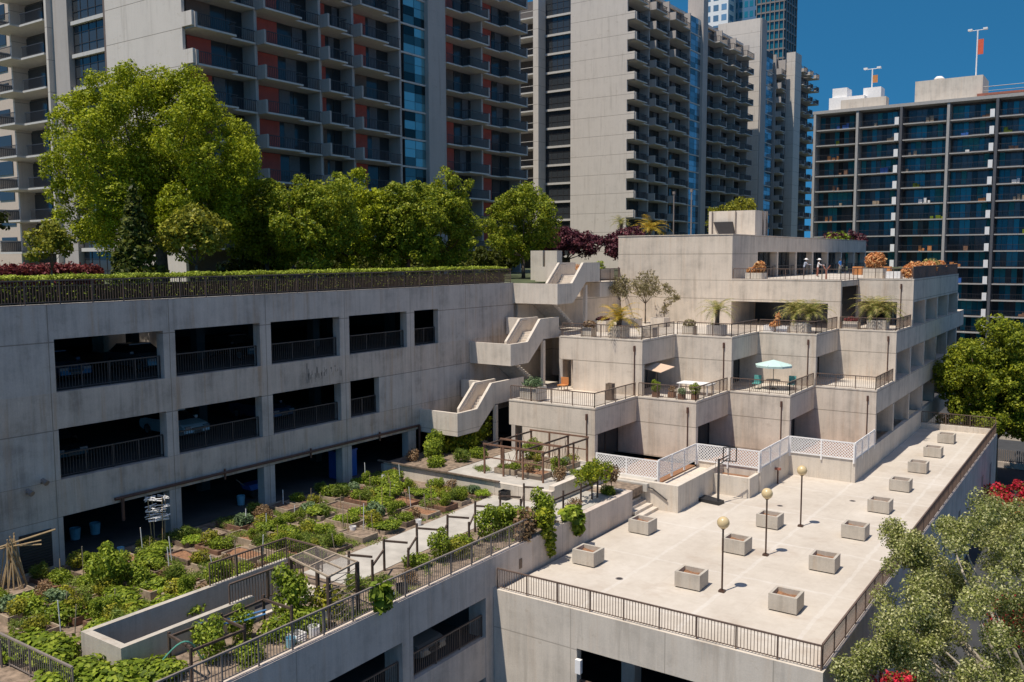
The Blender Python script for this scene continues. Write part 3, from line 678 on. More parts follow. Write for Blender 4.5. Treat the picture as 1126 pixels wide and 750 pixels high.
stair('lowest concrete switchback stair above the dark planting by the garden', 48.10, -10.87, -37.78, 56.4)
sc_ = thing('stair_core', 'shaded concrete core walls behind the three switchback stairs', 'wall', (-39, 64, GZ))
part('back_wall', MB().box(-41.2, -36.41, 62.5, 62.8, GZ, L1 - .3), M['conc_fac'], sc_)
part('back_wall', MB().box(-41.2, -36.6, 66.0, 66.3, L1, L2 - .2), M['conc_fac'], sc_)
part('side_wall', MB().box(-41.6, -41.2, 60.6, 78.2, GZ, -2.26), M['conc'], sc_)
part('upper_walk', MB().box(-41.2, -37.0, 66.9, 70.5, L3 - 1.3, L3 + .0), M['conc'], sc_)
part('pier', MB().box(-37.95, -37.7, 52.55, 52.85, GZ, -10.9), M['conc_light'], sc_)
part('pier', MB().box(-37.6, -37.35, 58.5, 58.8, L1, -6.6), M['conc_light'], sc_)
part('pier', MB().box(-37.2, -36.95, 64.4, 64.7, L2, -2.4), M['conc_light'], sc_)
part('wall_fin', MB().box(-36.75, -36.42, 53.2, 62.4, GZ, L1 - .02), M['conc_fac'], sc_)
part('wall_fin', MB().box(-36.95, -36.62, 60.2, 66, L1, L2 - .02), M['conc_fac'], sc_)
part('deck', MB().box(-41.2, -36.4, 57.0, 62.5, L1 - .3, L1).box(-41.2, -36.6, 61.5, 66, L2 - .3, L2).box(-41.2, -29.3, 66.3, 78.2, L2 - .3, L2 + .004), M['paving'], sc_)
r = thing('metal_railing', 'brown railing around the top of the stairs beside the tall concrete block', 'railing', (-38.5, 70, L3), 'stair head railings')
railing_parts(r, [(-36.95, 66.9, L3), (-36.95, 70.4, L3), (-41.1, 78.0, L3)], 1.1, 1.8)
vb = thing('concrete_vent_box', 'pair of pale concrete slabs standing at the top of the stairs', 'vent', (-44.7, 70.3, -2.25))
part('left_slab', MB().box(-46.1, -44.75, 70, 70.9, -2.25, .5), M['conc_light'], vb); part('right_slab', MB().box(-44.5, -43.2, 70, 70.9, -2.25, .49), M['conc_light'], vb)
solo('concrete_parapet', MB().box(-43.3, -41.3, 66.5, 66.8, -2.25, -.95).box(-41.6, -41.3, 66.8, 77.5, -2.25, -1.3), M['conc_light'], 'low pale concrete parapet in front of the twin concrete slabs', 'parapet', None, (-43.4, 66.6, -2.25))

# ================================================================== TOWERS
def repeat(o, n, dz):
    for k in range(1, n):
        c = o.copy(); COL.objects.link(c); c.parent = o.parent; c.location.z = o.location.z + dz * k
        for ch in o.children:
            d = ch.copy(); COL.objects.link(d); d.parent = c
            for g in ch.children: e = g.copy(); COL.objects.link(e); e.parent = d
def bay(root, X, y0, y1, z0, n, dz, rnd, first=True, proud=1.35, split=.58, bars=True, panels=True, solid=True):
    """one vertical stack of recessed flats with stepped balcony slabs on a facade facing +x"""
    W_ = y1 - y0; ym = y0 + W_ * split if first else y1 - W_ * split
    pa, pb = (y0 + .1, ym) if first else (ym, y1 - .1)            # projecting half
    qa, qb = (ym, y1 - .18) if first else (y0 + .18, ym)
    s = MB().box(X - 1.7, X + proud, pa, pb, z0 - .17, z0).box(X - 1.7, X + .35, qa, qb, z0 - .17, z0)
    b = part('balcony', s, M['slab'], root)
    r = MB(); 
    def seg(p, q):
        if bars: rail_bars(r, p, q, 1.05, .22, .035)
        r.beam(Vector(p) + Vector((0, 0, 1.07)), Vector(q) + Vector((0, 0, 1.07)), .07)
    seg((X + proud - .08, pa, z0), (X + proud - .08, pb, z0)); seg((X + .27, qa, z0), (X + .27, qb, z0))
    ye = pb if first else pa; seg((X + .27, ye, z0), (X + proud - .08, ye, z0))
    part('railing', r, M['rail_dark'], b)
    if solid:
        yy = pa if first else pb
        part('end_panel', MB().box(X - .1, X + proud + .02, yy - .12, yy + .12, z0 - .173, z0 + 1.15), M['conc_tower_side'], b)
    repeat(b, n, dz)
    # glazing and coloured infill on the recessed wall
    for k in range(n):
        z = z0 + dz * k
        a, c, d = (y0 + W_ * .16, y0 + W_ * .5, y1 - .2)
        if not first: a, c, d = (y0 + .3, y0 + W_ * .2, y1 - .2)
        col = M['red'] if rnd.random() < .82 else M['tan_panel']
        if panels:
            pa_ = (a, c) if first else (y0 + W_ * .18, y0 + W_ * .5)
            part('wall_panel', MB().box(X - 1.7, X - 1.62, pa_[0], pa_[1], z + .01, z + dz - .22), col, root)
        w0 = c if first else y0 + W_ * .52
        g = part('window', MB().box(X - 1.7, X - 1.63, w0, w0 + (d - w0) * .47, z + .05, z + dz - .25).box(X - 1.7, X - 1.63, w0 + (d - w0) * .5, d, z + .05, z + dz - .25), M['win'], root)
        if rnd.random() < .55:
            t = rnd.random() * .5; part('curtain', MB().box(X - 1.625, X - 1.61, w0 + (d - w0) * t, w0 + (d - w0) * (t + .35), z + .06, z + dz - .26), M['curtain'], g)

def tower(name, label, X, ys, zbase, ztop, y_end, xw, z0, dz, n, bays, glass, pier, front, seed, bars, panels, glassmat_='win_teal', roof=True):
    rnd = random.Random(seed)
    t = thing(name, label, 'apartment tower', (X - 6, ys, zbase), 'concrete apartment towers')
    part('core', MB().box(xw, X - 1.7, ys + .3, y_end, zbase, ztop), M['core'], t)
    for (a, b, f) in bays: bay(t, X, a, b, z0, n, dz, rnd, f, bars=bars, panels=panels)
    for y in sorted({b[0] for b in bays} | {b[1] for b in bays}):
        if abs(y - ys) > .5: part('column', MB().box(X - 1.7, X + .12, y - .17, y + .17, zbase, ztop), M['conc_tower_side'], t)
    if glass:
        a, b = glass
        g = MB()
        for k in range(n):
            z = z0 + dz * k
            for i in range(2):
                for j in range(3):
                    g.box(X - .35, X - .3, a + .9 + (b - a - .9) * i / 2 + .04, a + .9 + (b - a - .9) * (i + 1) / 2 - .04, z + .05 + (dz - .25) * j / 3, z + (dz - .25) * (j + 1) / 3)
        part('curtain_wall', g, M[glassmat_], t)
        part('window_slot', MB().box(X - 1.7, X - 1.5, a, a + .85, zbase, ztop), M['win'], t)
        fr = MB(); fr.box(X - 1.7, X - .36, a + .86, b, zbase, ztop); part('curtain_wall_backing', fr, M['rail_dark'], t)
        for k in range(n): part('floor_edge', MB().box(X - 1.5, X - .2, a + .2, b, z0 + dz * k - .2, z0 + dz * k), M['slab'], t)
    if pier: part('pier', MB().box(X - 3, X + .25, pier[0], pier[1], zbase, pier[2]), M['conc_tower_side'], t)
    # sunlit end wall with its stepped edge
    if front:
        x0, x1 = front; f = MB(); f.box(x0, x1 - .9, ys, ys + .29, zbase, ztop)
        part('end_wall', f, M['conc_tower'], t)
        for k in range(n): part('wall_edge', MB().box(x1 - .9, x1 + 1.2, ys, ys + .29, z0 + dz * k, z0 + dz * k + 1.25).box(x1 - .9, x1 - .2, ys + .002, ys + .288, z0 + dz * k + 1.25, z0 + dz * (k + 1)), M['conc_tower'], t)
    if roof: part('roof', MB().box(xw, X - 1.2, ys, y_end, ztop, ztop + .5), M['conc_tower'], t)
    return t
def window_bay(t, x0, x1, y, zb, z0, dz, n, sill='slab'):
    for k in range(n):
        z = z0 + dz * k
        g = part('window', MB().box(x0, x1, y, y + .1, z + .15, z + dz - .22), M['win'], t)
        fr = MB()
        for i in range(6): fr.box(x0 + (x1 - x0) * i / 5 - .035, x0 + (x1 - x0) * i / 5 + .035, y - .05, y, z + .15, z + dz - .22)
        for j in (.35, .7): fr.box(x0, x1, y - .045, y - .005, z + dz * j - .03, z + dz * j + .03)
        part('window_frame', fr, M['rail_dark'], g)
        part('floor_band', MB().box(x0, x1, y - .35, y + .1, z - .22, z + .15), M['slab'], t)
# nearest tower (left)
t1 = tower('apartment_tower', 'nearest concrete apartment tower with red panels, behind the left row of trees', -70.1, 50.49, -2.4, 47, 104, -82.2, .85, 3.26, 14,
           [(50.75, 58.4, True), (58.4, 66.7, True), (66.7, 71.5, True), (71.5, 79.1, True), (87.3, 94.9, False), (94.9, 103.7, False)], (79.3, 84.0), (84.0, 87.13, 47), (-82.2, -70.1), 4, True, True)
window_bay(t1, -89.6, -82.9, 51.6, -2.4, .85 - 3.26, 3.26, 15)
part('column', MB().box(-92.8, -89.75, 51.0, 54, -2.4, 47), M['conc_tower_side'], t1); part('column', MB().box(-92.95, -92.55, 50.4, 51.3, -2.4, 47), M['conc_tower'], t1)
part('column', MB().box(-82.85, -82.2, 50.7, 51.6, -2.4, 47), M['tan_panel'], t1)
part('core', MB().box(-101.5, -82.3, 53, 104, -2.4, 47), M['core'], t1)
rn = random.Random(9)
lb = part('balcony', MB().box(-102.2, -97.6, 49.2, 53, .45, .65).box(-97.6, -93.0, 50.2, 53, .45, .65), M['slab'], t1)
rr_ = MB()
for a, b in (((-102.1, 49.25, .65), (-97.7, 49.25, .65)), ((-97.5, 50.25, .65), (-93.1, 50.25, .65)), ((-102.1, 49.25, .65), (-102.1, 52.9, .65))):
    rail_bars(rr_, a, b, 1.05, .2, .035); rr_.beam(Vector(a) + Vector((0, 0, 1.07)), Vector(b) + Vector((0, 0, 1.07)), .07)
part('railing', rr_, M['rail_dark'], lb); part('end_panel', MB().box(-102.35, -102.15, 49.2, 52.9, .45, 1.9), M['conc_tower'], lb)
repeat(lb, 14, 3.4)
for k in range(14):
    z = .65 + 3.4 * k; part('wall_panel', MB().box(-96.2, -93.6, 52.9, 52.98, z, z + 3.1), M['red'] if rn.random() < .5 else M['tan_panel'], t1)
    part('window', MB().box(-101.5, -97.9, 52.9, 52.98, z + .1, z + 3.0), M['win'], t1)
part('column', MB().box(-101.9, -101.6, 51.3, 53, -2.4, 47), M['conc_tower'], t1)
# second tower
t2 = tower('apartment_tower', 'second concrete apartment tower with a wide pale end wall, in the middle of the skyline', -70.1, 136, -2.4, 45.3, 192.6, -81.2, -.05, 3.25, 14,
           [(136.3, 143.7, True), (143.7, 151.7, True), (151.7, 161, True), (169.4, 177, False), (177, 184.7, False), (184.7, 192.4, False)], (161.3, 166.9), (166.9, 169.13, 50), (-81.2, -70.1), 5, True, False, 'win_sky')
window_bay(t2, -87.5, -81.5, 138, -2.4, -.05, 3.25, 14)
part('column', MB().box(-88.7, -87.6, 135.6, 138, -2.4, 46), M['conc_tower'], t2)
for k in range(14): part('side_balcony', MB().box(-96, -88.8, 136.2, 140, -.25 + 3.25 * k, -.0 + 3.25 * k).box(-96, -88.8, 136.3, 136.36, 1.0 + 3.25 * k, 1.08 + 3.25 * k), M['slab'], t2)
part('core', MB().box(-98, -81.3, 139.5, 180, -2.4, 46), M['core'], t2)
# third tower
t3 = tower('apartment_tower', 'third and farthest balconied tower with a tall blank pale slab wall at its front', -70.1, 209.5, -2.4, 46.6, 224.8, -92, -.05, 3.25, 14,
           [(210.8, 217.6, True)], (203.6, 209.9), (200.0, 203.5, 52.6), None, 6, True, False, 'win_sky', False)
part('slab_wall', MB().box(-80, -70.1, 199.7, 200.0, -2.4, 52.6), M['conc_tower'], t3)
part('core', MB().box(-90, -73.2, 200, 209.5, -2.4, 52), M['core'], t3)
part('front_pier', MB().box(-70.4, -68.3, 219.5, 224.5, -2.4, 48.6), M['conc_tower'], t3)
rn3 = random.Random(3)
part('core', MB().box(-90, -71.4, 224.8, 241, -2.4, 47.5), M['core'], t3)
for a, b in ((224.9, 230), (230, 235.3), (235.3, 240.6)): bay(t3, -69.8, a, b, -.05, 15, 3.25, rn3, False, 1.3, .55, True, False)
# distant glass and steel towers
def far_block(label, x0, x1, y0, y1, zt, mat, nfl, nb, frame, zb=-2.4):
    t = thing('glass_tower', label, 'office tower', ((x0 + x1) / 2, y0, zb), 'distant towers above the skyline')
    part('wall', MB().box(x0, x1, y0, y1, zb, zt), mat, t)
    for k in range(nfl):
        z = zt - 1.2 - k * 3.8; g = MB()
        for i in range(nb): g.box(x0 + (x1 - x0) * (i + .18) / nb, x0 + (x1 - x0) * (i + .82) / nb, y0 - .05, y0, z - 2.2, z)
        for i in range(nb): g.box(x1, x1 + .05, y0 + (y1 - y0) * (i + .18) / nb, y0 + (y1 - y0) * (i + .82) / nb, z - 2.2, z)
        part('window_row', g, frame, t)
    return t
far_block('cream tower with square blue windows peeping over the third tower', -138, -128.4, 330, 350, 122, M['white'], 16, 3, M['win_sky'])
far_block('bright blue glass tower rising behind the cream one', -129.5, -119.2, 338, 352, 120, M['win_sky'], 14, 5, M['win_blue'])
ft = thing('steel_tower', 'dark steel and glass lattice tower at the edge of the blue sky', 'office tower', (-112, 334, -2.4), 'distant towers above the skyline')
part('wall', MB().box(-118, -107.6, 332, 346, -2.4, 122), M['win_blue'], ft)
for i in range(7): part('mullion', MB().box(-118 + 1.7 * i - .15, -118 + 1.7 * i + .15, 331.5, 332, -2.4, 122), M['rail_grey'], ft)
for i in range(5): part('mullion', MB().box(-107.6, -107.2, 333 + 3 * i, 333.5 + 3 * i, -2.4, 122), M['rail_grey'], ft)
for k in range(22): part('floor_edge', MB().box(-118, -107.3, 331.6, 346, 119.2 - 3.4 * k, 119.8 - 3.4 * k), M['rail_grey'], ft)
# cream building at the left margin
cb = thing('cream_building', 'sunlit cream apartment building at the far left edge', 'building', (-118, 70, -2.4))
part('wall', MB().box(-160, -119, 62, 90, -2.4, 46), plain('cream_stucco', (.60, .48, .38), .85, var=.06), cb)
for k in range(12): part('window_row', MB().box(-122, -119.6, 61.9, 62, 1 + 3.4 * k, 2.8 + 3.4 * k).box(-128, -124, 61.9, 62, 1 + 3.4 * k, 2.8 + 3.4 * k), M['win'], cb)

# long slab block on the right, all glass and balconies
rb = thing('balcony_block', 'long dark glass apartment block with white floor lines, right of the skyline', 'apartment building', (-24, 175, STREET))
cx = [-50.2, -42.5, -34.9, -27.2, -19.6, -11.9, -4.3, 3.4]; YB = 175.0
part('core', MB().box(-50.0, 3.2, YB + 2.2, YB + 20, STREET, 26.4), M['core'], rb)
part('roof', MB().box(-50.6, 3.8, YB - .9, YB + 20.5, 26.45, 27.0), M['slab_grey'], rb)
for i, x in enumerate(cx): part('column', MB().box(x - .22, x + .22, YB - (.75 if i % 2 else .9), YB + 2.3, STREET, 26.4), M['slab_grey'] if i % 2 == 1 or i == 0 else M['column_dark'], rb)
rnb = random.Random(12)
zz = [23.45 - 2.85 * k for k in range(17)]
junk = [M['orange'], M['wood_pale'], M['white'], M['lf_veg'], M['blue'], M['wood_red']]
for k, z in enumerate(zz):
    if z < STREET + 1: continue
    for i in range(len(cx) - 1):
        a, b = cx[i] + .33, cx[i + 1] - .33; o = (i % 2) * .28; m = (a + b) / 2
        s = MB().box(a, m, YB - .8 + o, YB + 2.2, z - .2, z).box(m, b, YB - .52 - o, YB + 2.2, z - .2, z)
        bl = part('balcony', s, M['slab_grey'], rb)
        r = MB()
        for p, q in (((a, YB - .7 + o, z), (m, YB - .7 + o, z)), ((m, YB - .42 - o, z), (b, YB - .42 - o, z))):
            r.beam(Vector(p) + Vector((0, 0, 1.0)), Vector(q) + Vector((0, 0, 1.0)), .06); r.beam(Vector(p) + Vector((0, 0, .12)), Vector(q) + Vector((0, 0, .12)), .04)
            for j in range(1, 14): c = Vector(p).lerp(Vector(q), j / 14); r.beam(c, c + Vector((0, 0, 1.0)), .025)
        part('railing', r, M['rail_dark'], bl)
        if i % 2 == 1: part('end_panel', MB().box(b - .75, b - .05, YB - .85, YB - .55, z - .1, z + 1.25), M['white'], bl)
        if rnb.random() < .6:
            j = MB(); xx = rnb.uniform(a + .5, b - 2)
            for _ in range(rnb.randint(1, 3)):
                h = rnb.uniform(.4, 1.1); j.box(xx, xx + rnb.uniform(.3, .8), YB + .2, YB + .7, z + .01, z + h); xx += rnb.uniform(.5, 1.0)
            part('balcony_clutter', j, rnb.choice(junk), bl)
    for i in range(len(cx) - 1):
        a, b = cx[i] + .33, cx[i + 1] - .33; g = MB(); x = a; panes = 8
        g.cur = 0
        for j in range(panes):
            g.cur = rnb.choice([0, 0, 0, 1, 1, 1, 2]); g.box(a + (b - a) * j / panes + .03, a + (b - a) * (j + 1) / panes - .03, YB + 2.1, YB + 2.19, z + .05, z + 2.6)
        part('window', g, [M['win'], M['win_blue'], M['curtain_blue'] if 'curtain_blue' in M else M['win_blue']], rb)
pb_ = part('rooftop_room', MB().box(-33.2, -22.3, YB + 1.5, YB + 9, 27.2, 31.0), M['conc_light'], rb)
part('roof_vent', MB().lathe((-29.7, YB + 4, 31.0), [(.6, 0), (.6, .4), (.9, .5), (.5, .9)], 10), M['white'], pb_)
part('rooftop_room', MB().box(-49, -42.5, YB + 4, YB + 12, 27.2, 30.0).box(-48.5, -45.8, YB + 4.4, YB + 8, 30.0, 31.8).box(-43.2, -40, YB + 6, YB + 9, 27.2, 31.6), M['white'], rb)
part('rooftop_room', MB().box(-46, -38.0, YB + 1, YB + 3.5, 27.2, 28.9), M['conc_light'], rb)
part('roof_rail', MB().tube([(-22, YB - .2, 28.6), (3, YB - .2, 28.6)], .06, 6).tube([(-22, YB - .2, 27.9), (3, YB - .2, 27.9)], .04, 6), M['rail_grey'], rb)
part('roof_tiles', MB().box(-23, 3, YB + .4, YB + 1.6, 27.2, 27.65), M['trouser_red'], rb)
for x, y, h, nm in ((-23.9, YB + 5, 39.4, 'tall white mast with a red banner on the rooftop room of the glass block'), (-41.9, YB + 7, 35.2, 'short mast with lamps and small red flag on the left rooftop rooms')):
    b0 = 31.0 if x > -30 else 31.6
    m_ = thing('roof_mast', nm, 'mast', (x, y, b0))
    part('pole', MB().tube([(x, y, b0), (x, y, h)], .12, 8), M['white'], m_)
    part('crossarm', MB().tube([(x - 1.2, y, h), (x + 1.2, y, h)], .06, 6), M['white'], m_)
    for sx in (-1.2, 1.2): part('lamp_head', MB().box(x + sx - .35, x + sx + .35, y - .4, y + .4, h, h + .28), M['white'], m_)
    part('flag', MB().box(x + .1, x + 1.0, y - .03, y + .03, h - 4.2 if x > -30 else h - 2.6, h - 1.6 if x > -30 else h - 1.2), M['orange'] if x < -30 else plain('red_banner', (.7, .12, .06), .8), m_)

# ================================================================== PLAZA OBJECTS
def planter(label, x, y):
    t = thing('concrete_planter', label, 'planter', (x, y, PZ), 'square concrete planters on the plaza')
    return t
wid, dep, hh = 1.30, 1.15, .80
def planter_parts(t):
    x, y, z = t.location; m = MB()
    a, b, c, d = x - wid / 2, x + wid / 2, y - dep / 2, y + dep / 2
    z0 = z + .06; z1 = z + hh; k = .13
    m.box(a, b, c, c + k, z0, z1); m.box(a, b, d - k, d, z0, z1); m.box(a, a + k, c + k, d - k, z0, z1 - .001); m.box(b - k, b, c + k, d - k, z0, z1 - .001)
    m.box(a + k, b - k, c + k, d - k, z0, z0 + .1)
    part('box', m, M['conc_planter'], t)
    part('base', MB().box(a + .08, b - .08, c + .08, d - .08, z + .004, z + .06), M['rail_dark'], t)
    s = MB(); n = 7; rnd = random.Random(1)
    zz_ = [[z1 - .22 + rnd.uniform(-.05, .05) for _ in range(n + 1)] for _ in range(n + 1)]
    for i in range(n):
        for j in range(n):
            f = lambda i, j: (a + k + (b - a - 2 * k) * i / n, c + k + (d - c - 2 * k) * j / n, zz_[i][j])
            s.add([f(i, j), f(i + 1, j), f(i + 1, j + 1), f(i, j + 1)], [(0, 1, 2, 3)])
    part('mulch', s, M['mulch'], t)
    return t
p0 = None
spots = []
for i, y in enumerate((40.05, 46.5)): spots.append((-22.75, y, f'square concrete planter beside the garden wall, {["nearer the front railing", "nearer the plaza steps"][i]}'))
for i, y in enumerate((40.0, 46.2, 51.7)): spots.append((-16.9, y, f'square concrete planter left of a globe lamp, {ORD[i]} from the front in the middle row'))
for i, y in enumerate((39.75, 46.05, 52.4, 58.7, 64.9, 71.2, 77.4, 83.8)): spots.append((-12.15, y, f'square concrete planter in the right-hand row of eight, {ORD[i]} from the front'))
for i, (x, y, lb_) in enumerate(spots):
    if p0 is None: p0 = planter_parts(planter(lb_, x, y))
    else: dup(p0, (x, y, PZ), random.Random(i).uniform(-.025, .025), lb_)
l0 = None
for i, y in enumerate((40.09, 46.42, 52.68)):
    lb_ = ['globe lamp on a thin brown pole, nearest of the three on the plaza', 'globe lamp on a thin brown pole, the middle one of three', 'globe lamp on a thin brown pole, farthest of the three, near the lattice'][i]
    if l0 is None:
        l0 = thing('globe_lamp', lb_, 'lamp', (-15.36, y, PZ), 'globe lamps on the plaza')
        part('pole', MB().tube([(-15.36, y, PZ), (-15.36, y, PZ + 3.2)], .045, 10), M['pole'], l0)
        part('base', MB().box(-15.5, -15.22, y - .14, y + .14, PZ, PZ + .10), M['pole'], l0)
        part('globe', MB().lathe((-15.36, y, PZ + 3.43), [(.30 * math.sin(a), -.30 * math.cos(a)) for a in [math.pi * (j + .15) / 12.3 for j in range(13)]], 20), M['globe'], l0, True)
        part('collar', MB().lathe((-15.36, y, PZ + 3.08), [(.05, 0), (.11, .05), (.11, .09), (.05, .12)], 12), M['pole'], l0)
    else: dup(l0, (-15.36, y, PZ), 0, lb_)
for i, (x, y) in enumerate(((-20.3, 38.9), (-14.2, 60.2), (-17.8, 56.4))):
    d = thing('floor_drain', ['small round drain in the plaza paving near the front railing', 'small round drain in the plaza paving behind the far lamp', 'small round drain in the plaza paving by the basketball hoop'][i], 'drain', (x, y, PZ), 'plaza drains')
    part('grate', MB().lathe((x, y, PZ + .003), [(.14, 0), (.14, .006), (.11, .008)], 14), M['rail_dark'], d); part('rim', MB().lathe((x, y, PZ + .002), [(.2, 0), (.2, .004)], 16), M['rail_grey'], d)
hp = thing('basketball_hoop', 'portable basketball hoop with dark base standing by the raised planter wall', 'basketball hoop', (-21.4, 54.9, PZ))
part('base', MB().prism([(-22.9, 54.5), (-21.1, 54.2), (-21.0, 54.9), (-22.8, 55.6)], 'z', PZ, PZ + .22), M['black'], hp)
part('pole', MB().beam((-21.3, 54.6, PZ + .2), (-21.3, 54.6, PZ + 3.0), .12), M['rail_dark'], hp)
part('arm', MB().beam((-21.3, 54.6, PZ + 2.9), (-21.0, 55.5, PZ + 3.1), .06).beam((-21.3, 54.6, PZ + 2.6), (-21.0, 55.5, PZ + 2.9), .05), M['rail_dark'], hp)
bb = MB()
for a, b in (((-21.35, 55.5, 2.7), (-20.55, 55.75, 2.7)), ((-21.35, 55.5, 3.6), (-20.55, 55.75, 3.6)), ((-21.35, 55.5, 2.7), (-21.35, 55.5, 3.6)), ((-20.55, 55.75, 2.7), (-20.55, 55.75, 3.6)), ((-20.95, 55.62, 2.7), (-20.95, 55.62, 3.6))):
    bb.beam((a[0], a[1], PZ + a[2]), (b[0], b[1], PZ + b[2]), .06)
part('backboard_frame', bb, M['rail_dark'], hp)
st = MB()
for k in range(8): st.box(-27.2, -23.95 - .40 * k, 48.76, 51.13, PZ - .1 + .19 * k, PZ + .185 * (k + 1))
solo('concrete_steps', st, M['conc_light'], 'short concrete steps from the plaza up to the garden, beside the wall end', 'steps', None, (-23.6, 49.5, PZ))
solo('handrail', MB().tube([(-24.9, 51.05, -14.75), (-24.3, 51.05, -14.85), (-23.3, 51.05, -15.45)], .045, 8).tube([(-24.3, 51.05, -14.85), (-24.3, 51.16, -14.9)], .03, 6).tube([(-23.4, 51.05, -15.4), (-23.4, 51.16, -15.45)], .03, 6), M['rail_dark'], 'dark sloping handrail fixed to the wall beside the plaza steps', 'handrail', None, (-24.0, 51.05, -15.1))
s_ = thing('water_standpipe', 'short rusty standpipe against the plinth wall behind the middle lamp', 'pipe', (-19.75, 61.9, PZ))
part('pipe', MB().tube([(-19.75, 61.9, PZ), (-19.75, 61.9, PZ + 1.0)], .06, 8), M['pipe'], s_); part('valve', MB().box(-19.95, -19.55, 61.8, 62.0, PZ + 1.0, PZ + 1.15), M['trouser_red'], s_)

# ================================================================== HEDGES AND TREES
def box_leaves(name, x0, x1, y0, y1, z0, z1, n, size, mat, seed, top=.55, rough=.12):
    rng = np.random.default_rng(seed); p = np.empty((n, 3)); nn = np.zeros((n, 3))
    f = rng.random(n); u = rng.random((n, 3)); p[:] = np.array([x0, y0, z0]) + u * np.array([x1 - x0, y1 - y0, z1 - z0])
    t = f < top; p[t, 2] = z1 + rng.normal(size=t.sum()) * rough * .6; nn[t, 2] = 1
    r = (f >= top) & (f < top + (1 - top) * .8); p[r, 0] = x1 + rng.normal(size=r.sum()) * rough * .5; nn[r, 0] = 1
    q = f >= top + (1 - top) * .8; p[q, 0] = x0; nn[q, 0] = -1
    p[:, 2] += .03 * np.sin(p[:, 1] * 1.7) + .03 * np.sin(p[:, 1] * 4.3 + 1)
    nn += rng.normal(size=(n, 3)) * .7; nn /= np.linalg.norm(nn, axis=1)[:, None]
    tt = np.cross(nn, rng.normal(size=(n, 3))); tt /= np.linalg.norm(tt, axis=1)[:, None]; s2 = np.cross(nn, tt)
    L = size * (.6 + .8 * rng.random(n))[:, None]; tt = tt * L; s2 = s2 * L * .6
    V = np.stack([p - tt, p + s2, p + tt, p - s2], 1).reshape(-1, 3)
    me = bpy.data.meshes.new(name); me.vertices.add(4 * n); me.vertices.foreach_set('co', V.ravel()); me.loops.add(4 * n)
    me.loops.foreach_set('vertex_index', np.arange(4 * n, dtype=np.int32)); me.polygons.add(n)
    me.polygons.foreach_set('loop_start', np.arange(0, 4 * n, 4, dtype=np.int32)); me.polygons.foreach_set('loop_total', np.full(n, 4, dtype=np.int32))
    me.materials.append(mat); me.update(); me.validate(); return me
h = thing('clipped_hedge', 'long clipped bright green hedge along the parking roof edge', 'hedge', (-42.6, 34, -2.25))
link('foliage', box_leaves('hedge', -1.1, .9, -30, 26, 0.25, 1.32, 62000, .058, M['lf_hedge'], 1, .955, .07), h)
stm = MB(); rh = random.Random(4)
for i in range(260):
    y = 4 + i * .215; stm.tube([(-42.3 + rh.uniform(-.5, .4), y, -2.25), (-42.3 + rh.uniform(-.6, .5), y + rh.uniform(-.15, .15), -1.3)], .03, 4)
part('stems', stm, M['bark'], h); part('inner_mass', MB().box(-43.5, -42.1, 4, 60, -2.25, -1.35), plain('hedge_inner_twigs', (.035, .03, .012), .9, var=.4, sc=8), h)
r = thing('metal_railing', 'long brown railing on top of the parking building in front of the hedge', 'railing', (FX - .15, 34, -2.15))
railing_parts(r, [(FX - .15, 3, -2.15), (FX - .15, 59.8, -2.15)], 1.1, 1.6, M['rail'], .14, .022)
h = thing('red_hedge', 'low dark red hedge at the foot of the nearest tower, left end', 'hedge', (-60, 32, -2.25))
link('foliage', box_leaves('red_hedge', -1, 1, -4.6, 3.2, .3, 1.5, 9000, .12, M['lf_red'], 2, .4, .25), h)

def bl(c, R, n, r0, r1, seed, **k): return lobes(c, R, n, r0, r1, seed, **k)
tree('camphor_tree', 'huge bright green tree with many rounded clumps in front of the nearest tower', (-58, 39.2, -2.25),
     bl((0, 0, 8.3), (6.2, 6.8, 6.6), 90, .85, 1.45, 11, zmin=-.8, fill=.12, kmin=.82) + [(0, 0, 7.6, 3.8), (.3, 1.6, 6.4, 3.0), (0, -2, 6.6, 3.0), (1.2, .4, 8.6, 3.4), (-.5, -1.2, 13.6, 1.7), (.8, 1.5, 13.7, 1.7), (0, 0, 12.2, 2.3), (.2, -.4, 10, 3.2)], 190000, .095, 'lf_camphor', 4.6, .42, 11, nl=30, up=.45, inner=.5)
tree('small_tree', 'small yellow-green tree below the right side of the huge bright tree', (-48.5, 35.2, -2.25), bl((0, 0, 3.6), (1.7, 1.8, 1.5), 14, .55, .9, 12), 7000, .13, 'lf_yellow', 1.9, .10, 12, cat='tree')
tree('conifer', 'slim dark feathery conifer under the left side of the huge tree', (-50, 32.0, -2.25), [(0, 0, 1.2 + .75 * i, 1.35 - .16 * i, 1.35 - .16 * i, .7) for i in range(8)], 7000, .15, 'lf_dark', 2.5, .12, 13, cat='conifer', nl=3)
tree('small_tree', 'thin yellow sapling at the left of the huge tree trunk', (-56, 30.0, -2.25), bl((0, 0, 3.0), (1.0, 1.2, 1.2), 8, .45, .7, 14), 2500, .13, 'lf_yellow', 1.6, .07, 14)
row = [(-56, 47.2, 4.4, 3.2, 3.4, 'lf_mid', 'dark tree squeezed between the huge tree and the tree row', 21), (-50.5, 46.9, 4.6, 3.6, 3.6, 'lf_mid', 'broad olive-green tree at the left of the row behind the hedge', 22),
       (-54, 54.3, 4.7, 3.8, 3.9, 'lf_camphor', 'tall green tree, second in the row behind the hedge', 23), (-50, 57.2, 4.4, 2.8, 3.6, 'lf_mid', 'green tree with reddish trunk, third in the row behind the hedge', 24),
       (-50.5, 62.3, 4.9, 3.2, 4.2, 'lf_mid', 'rounded dark-green tree at the right of the row, with orange-brown trunk', 25), (-50, 74.6, 5.0, 3.9, 4.3, 'lf_mid', 'round green tree standing alone left of the plum tree', 26)]
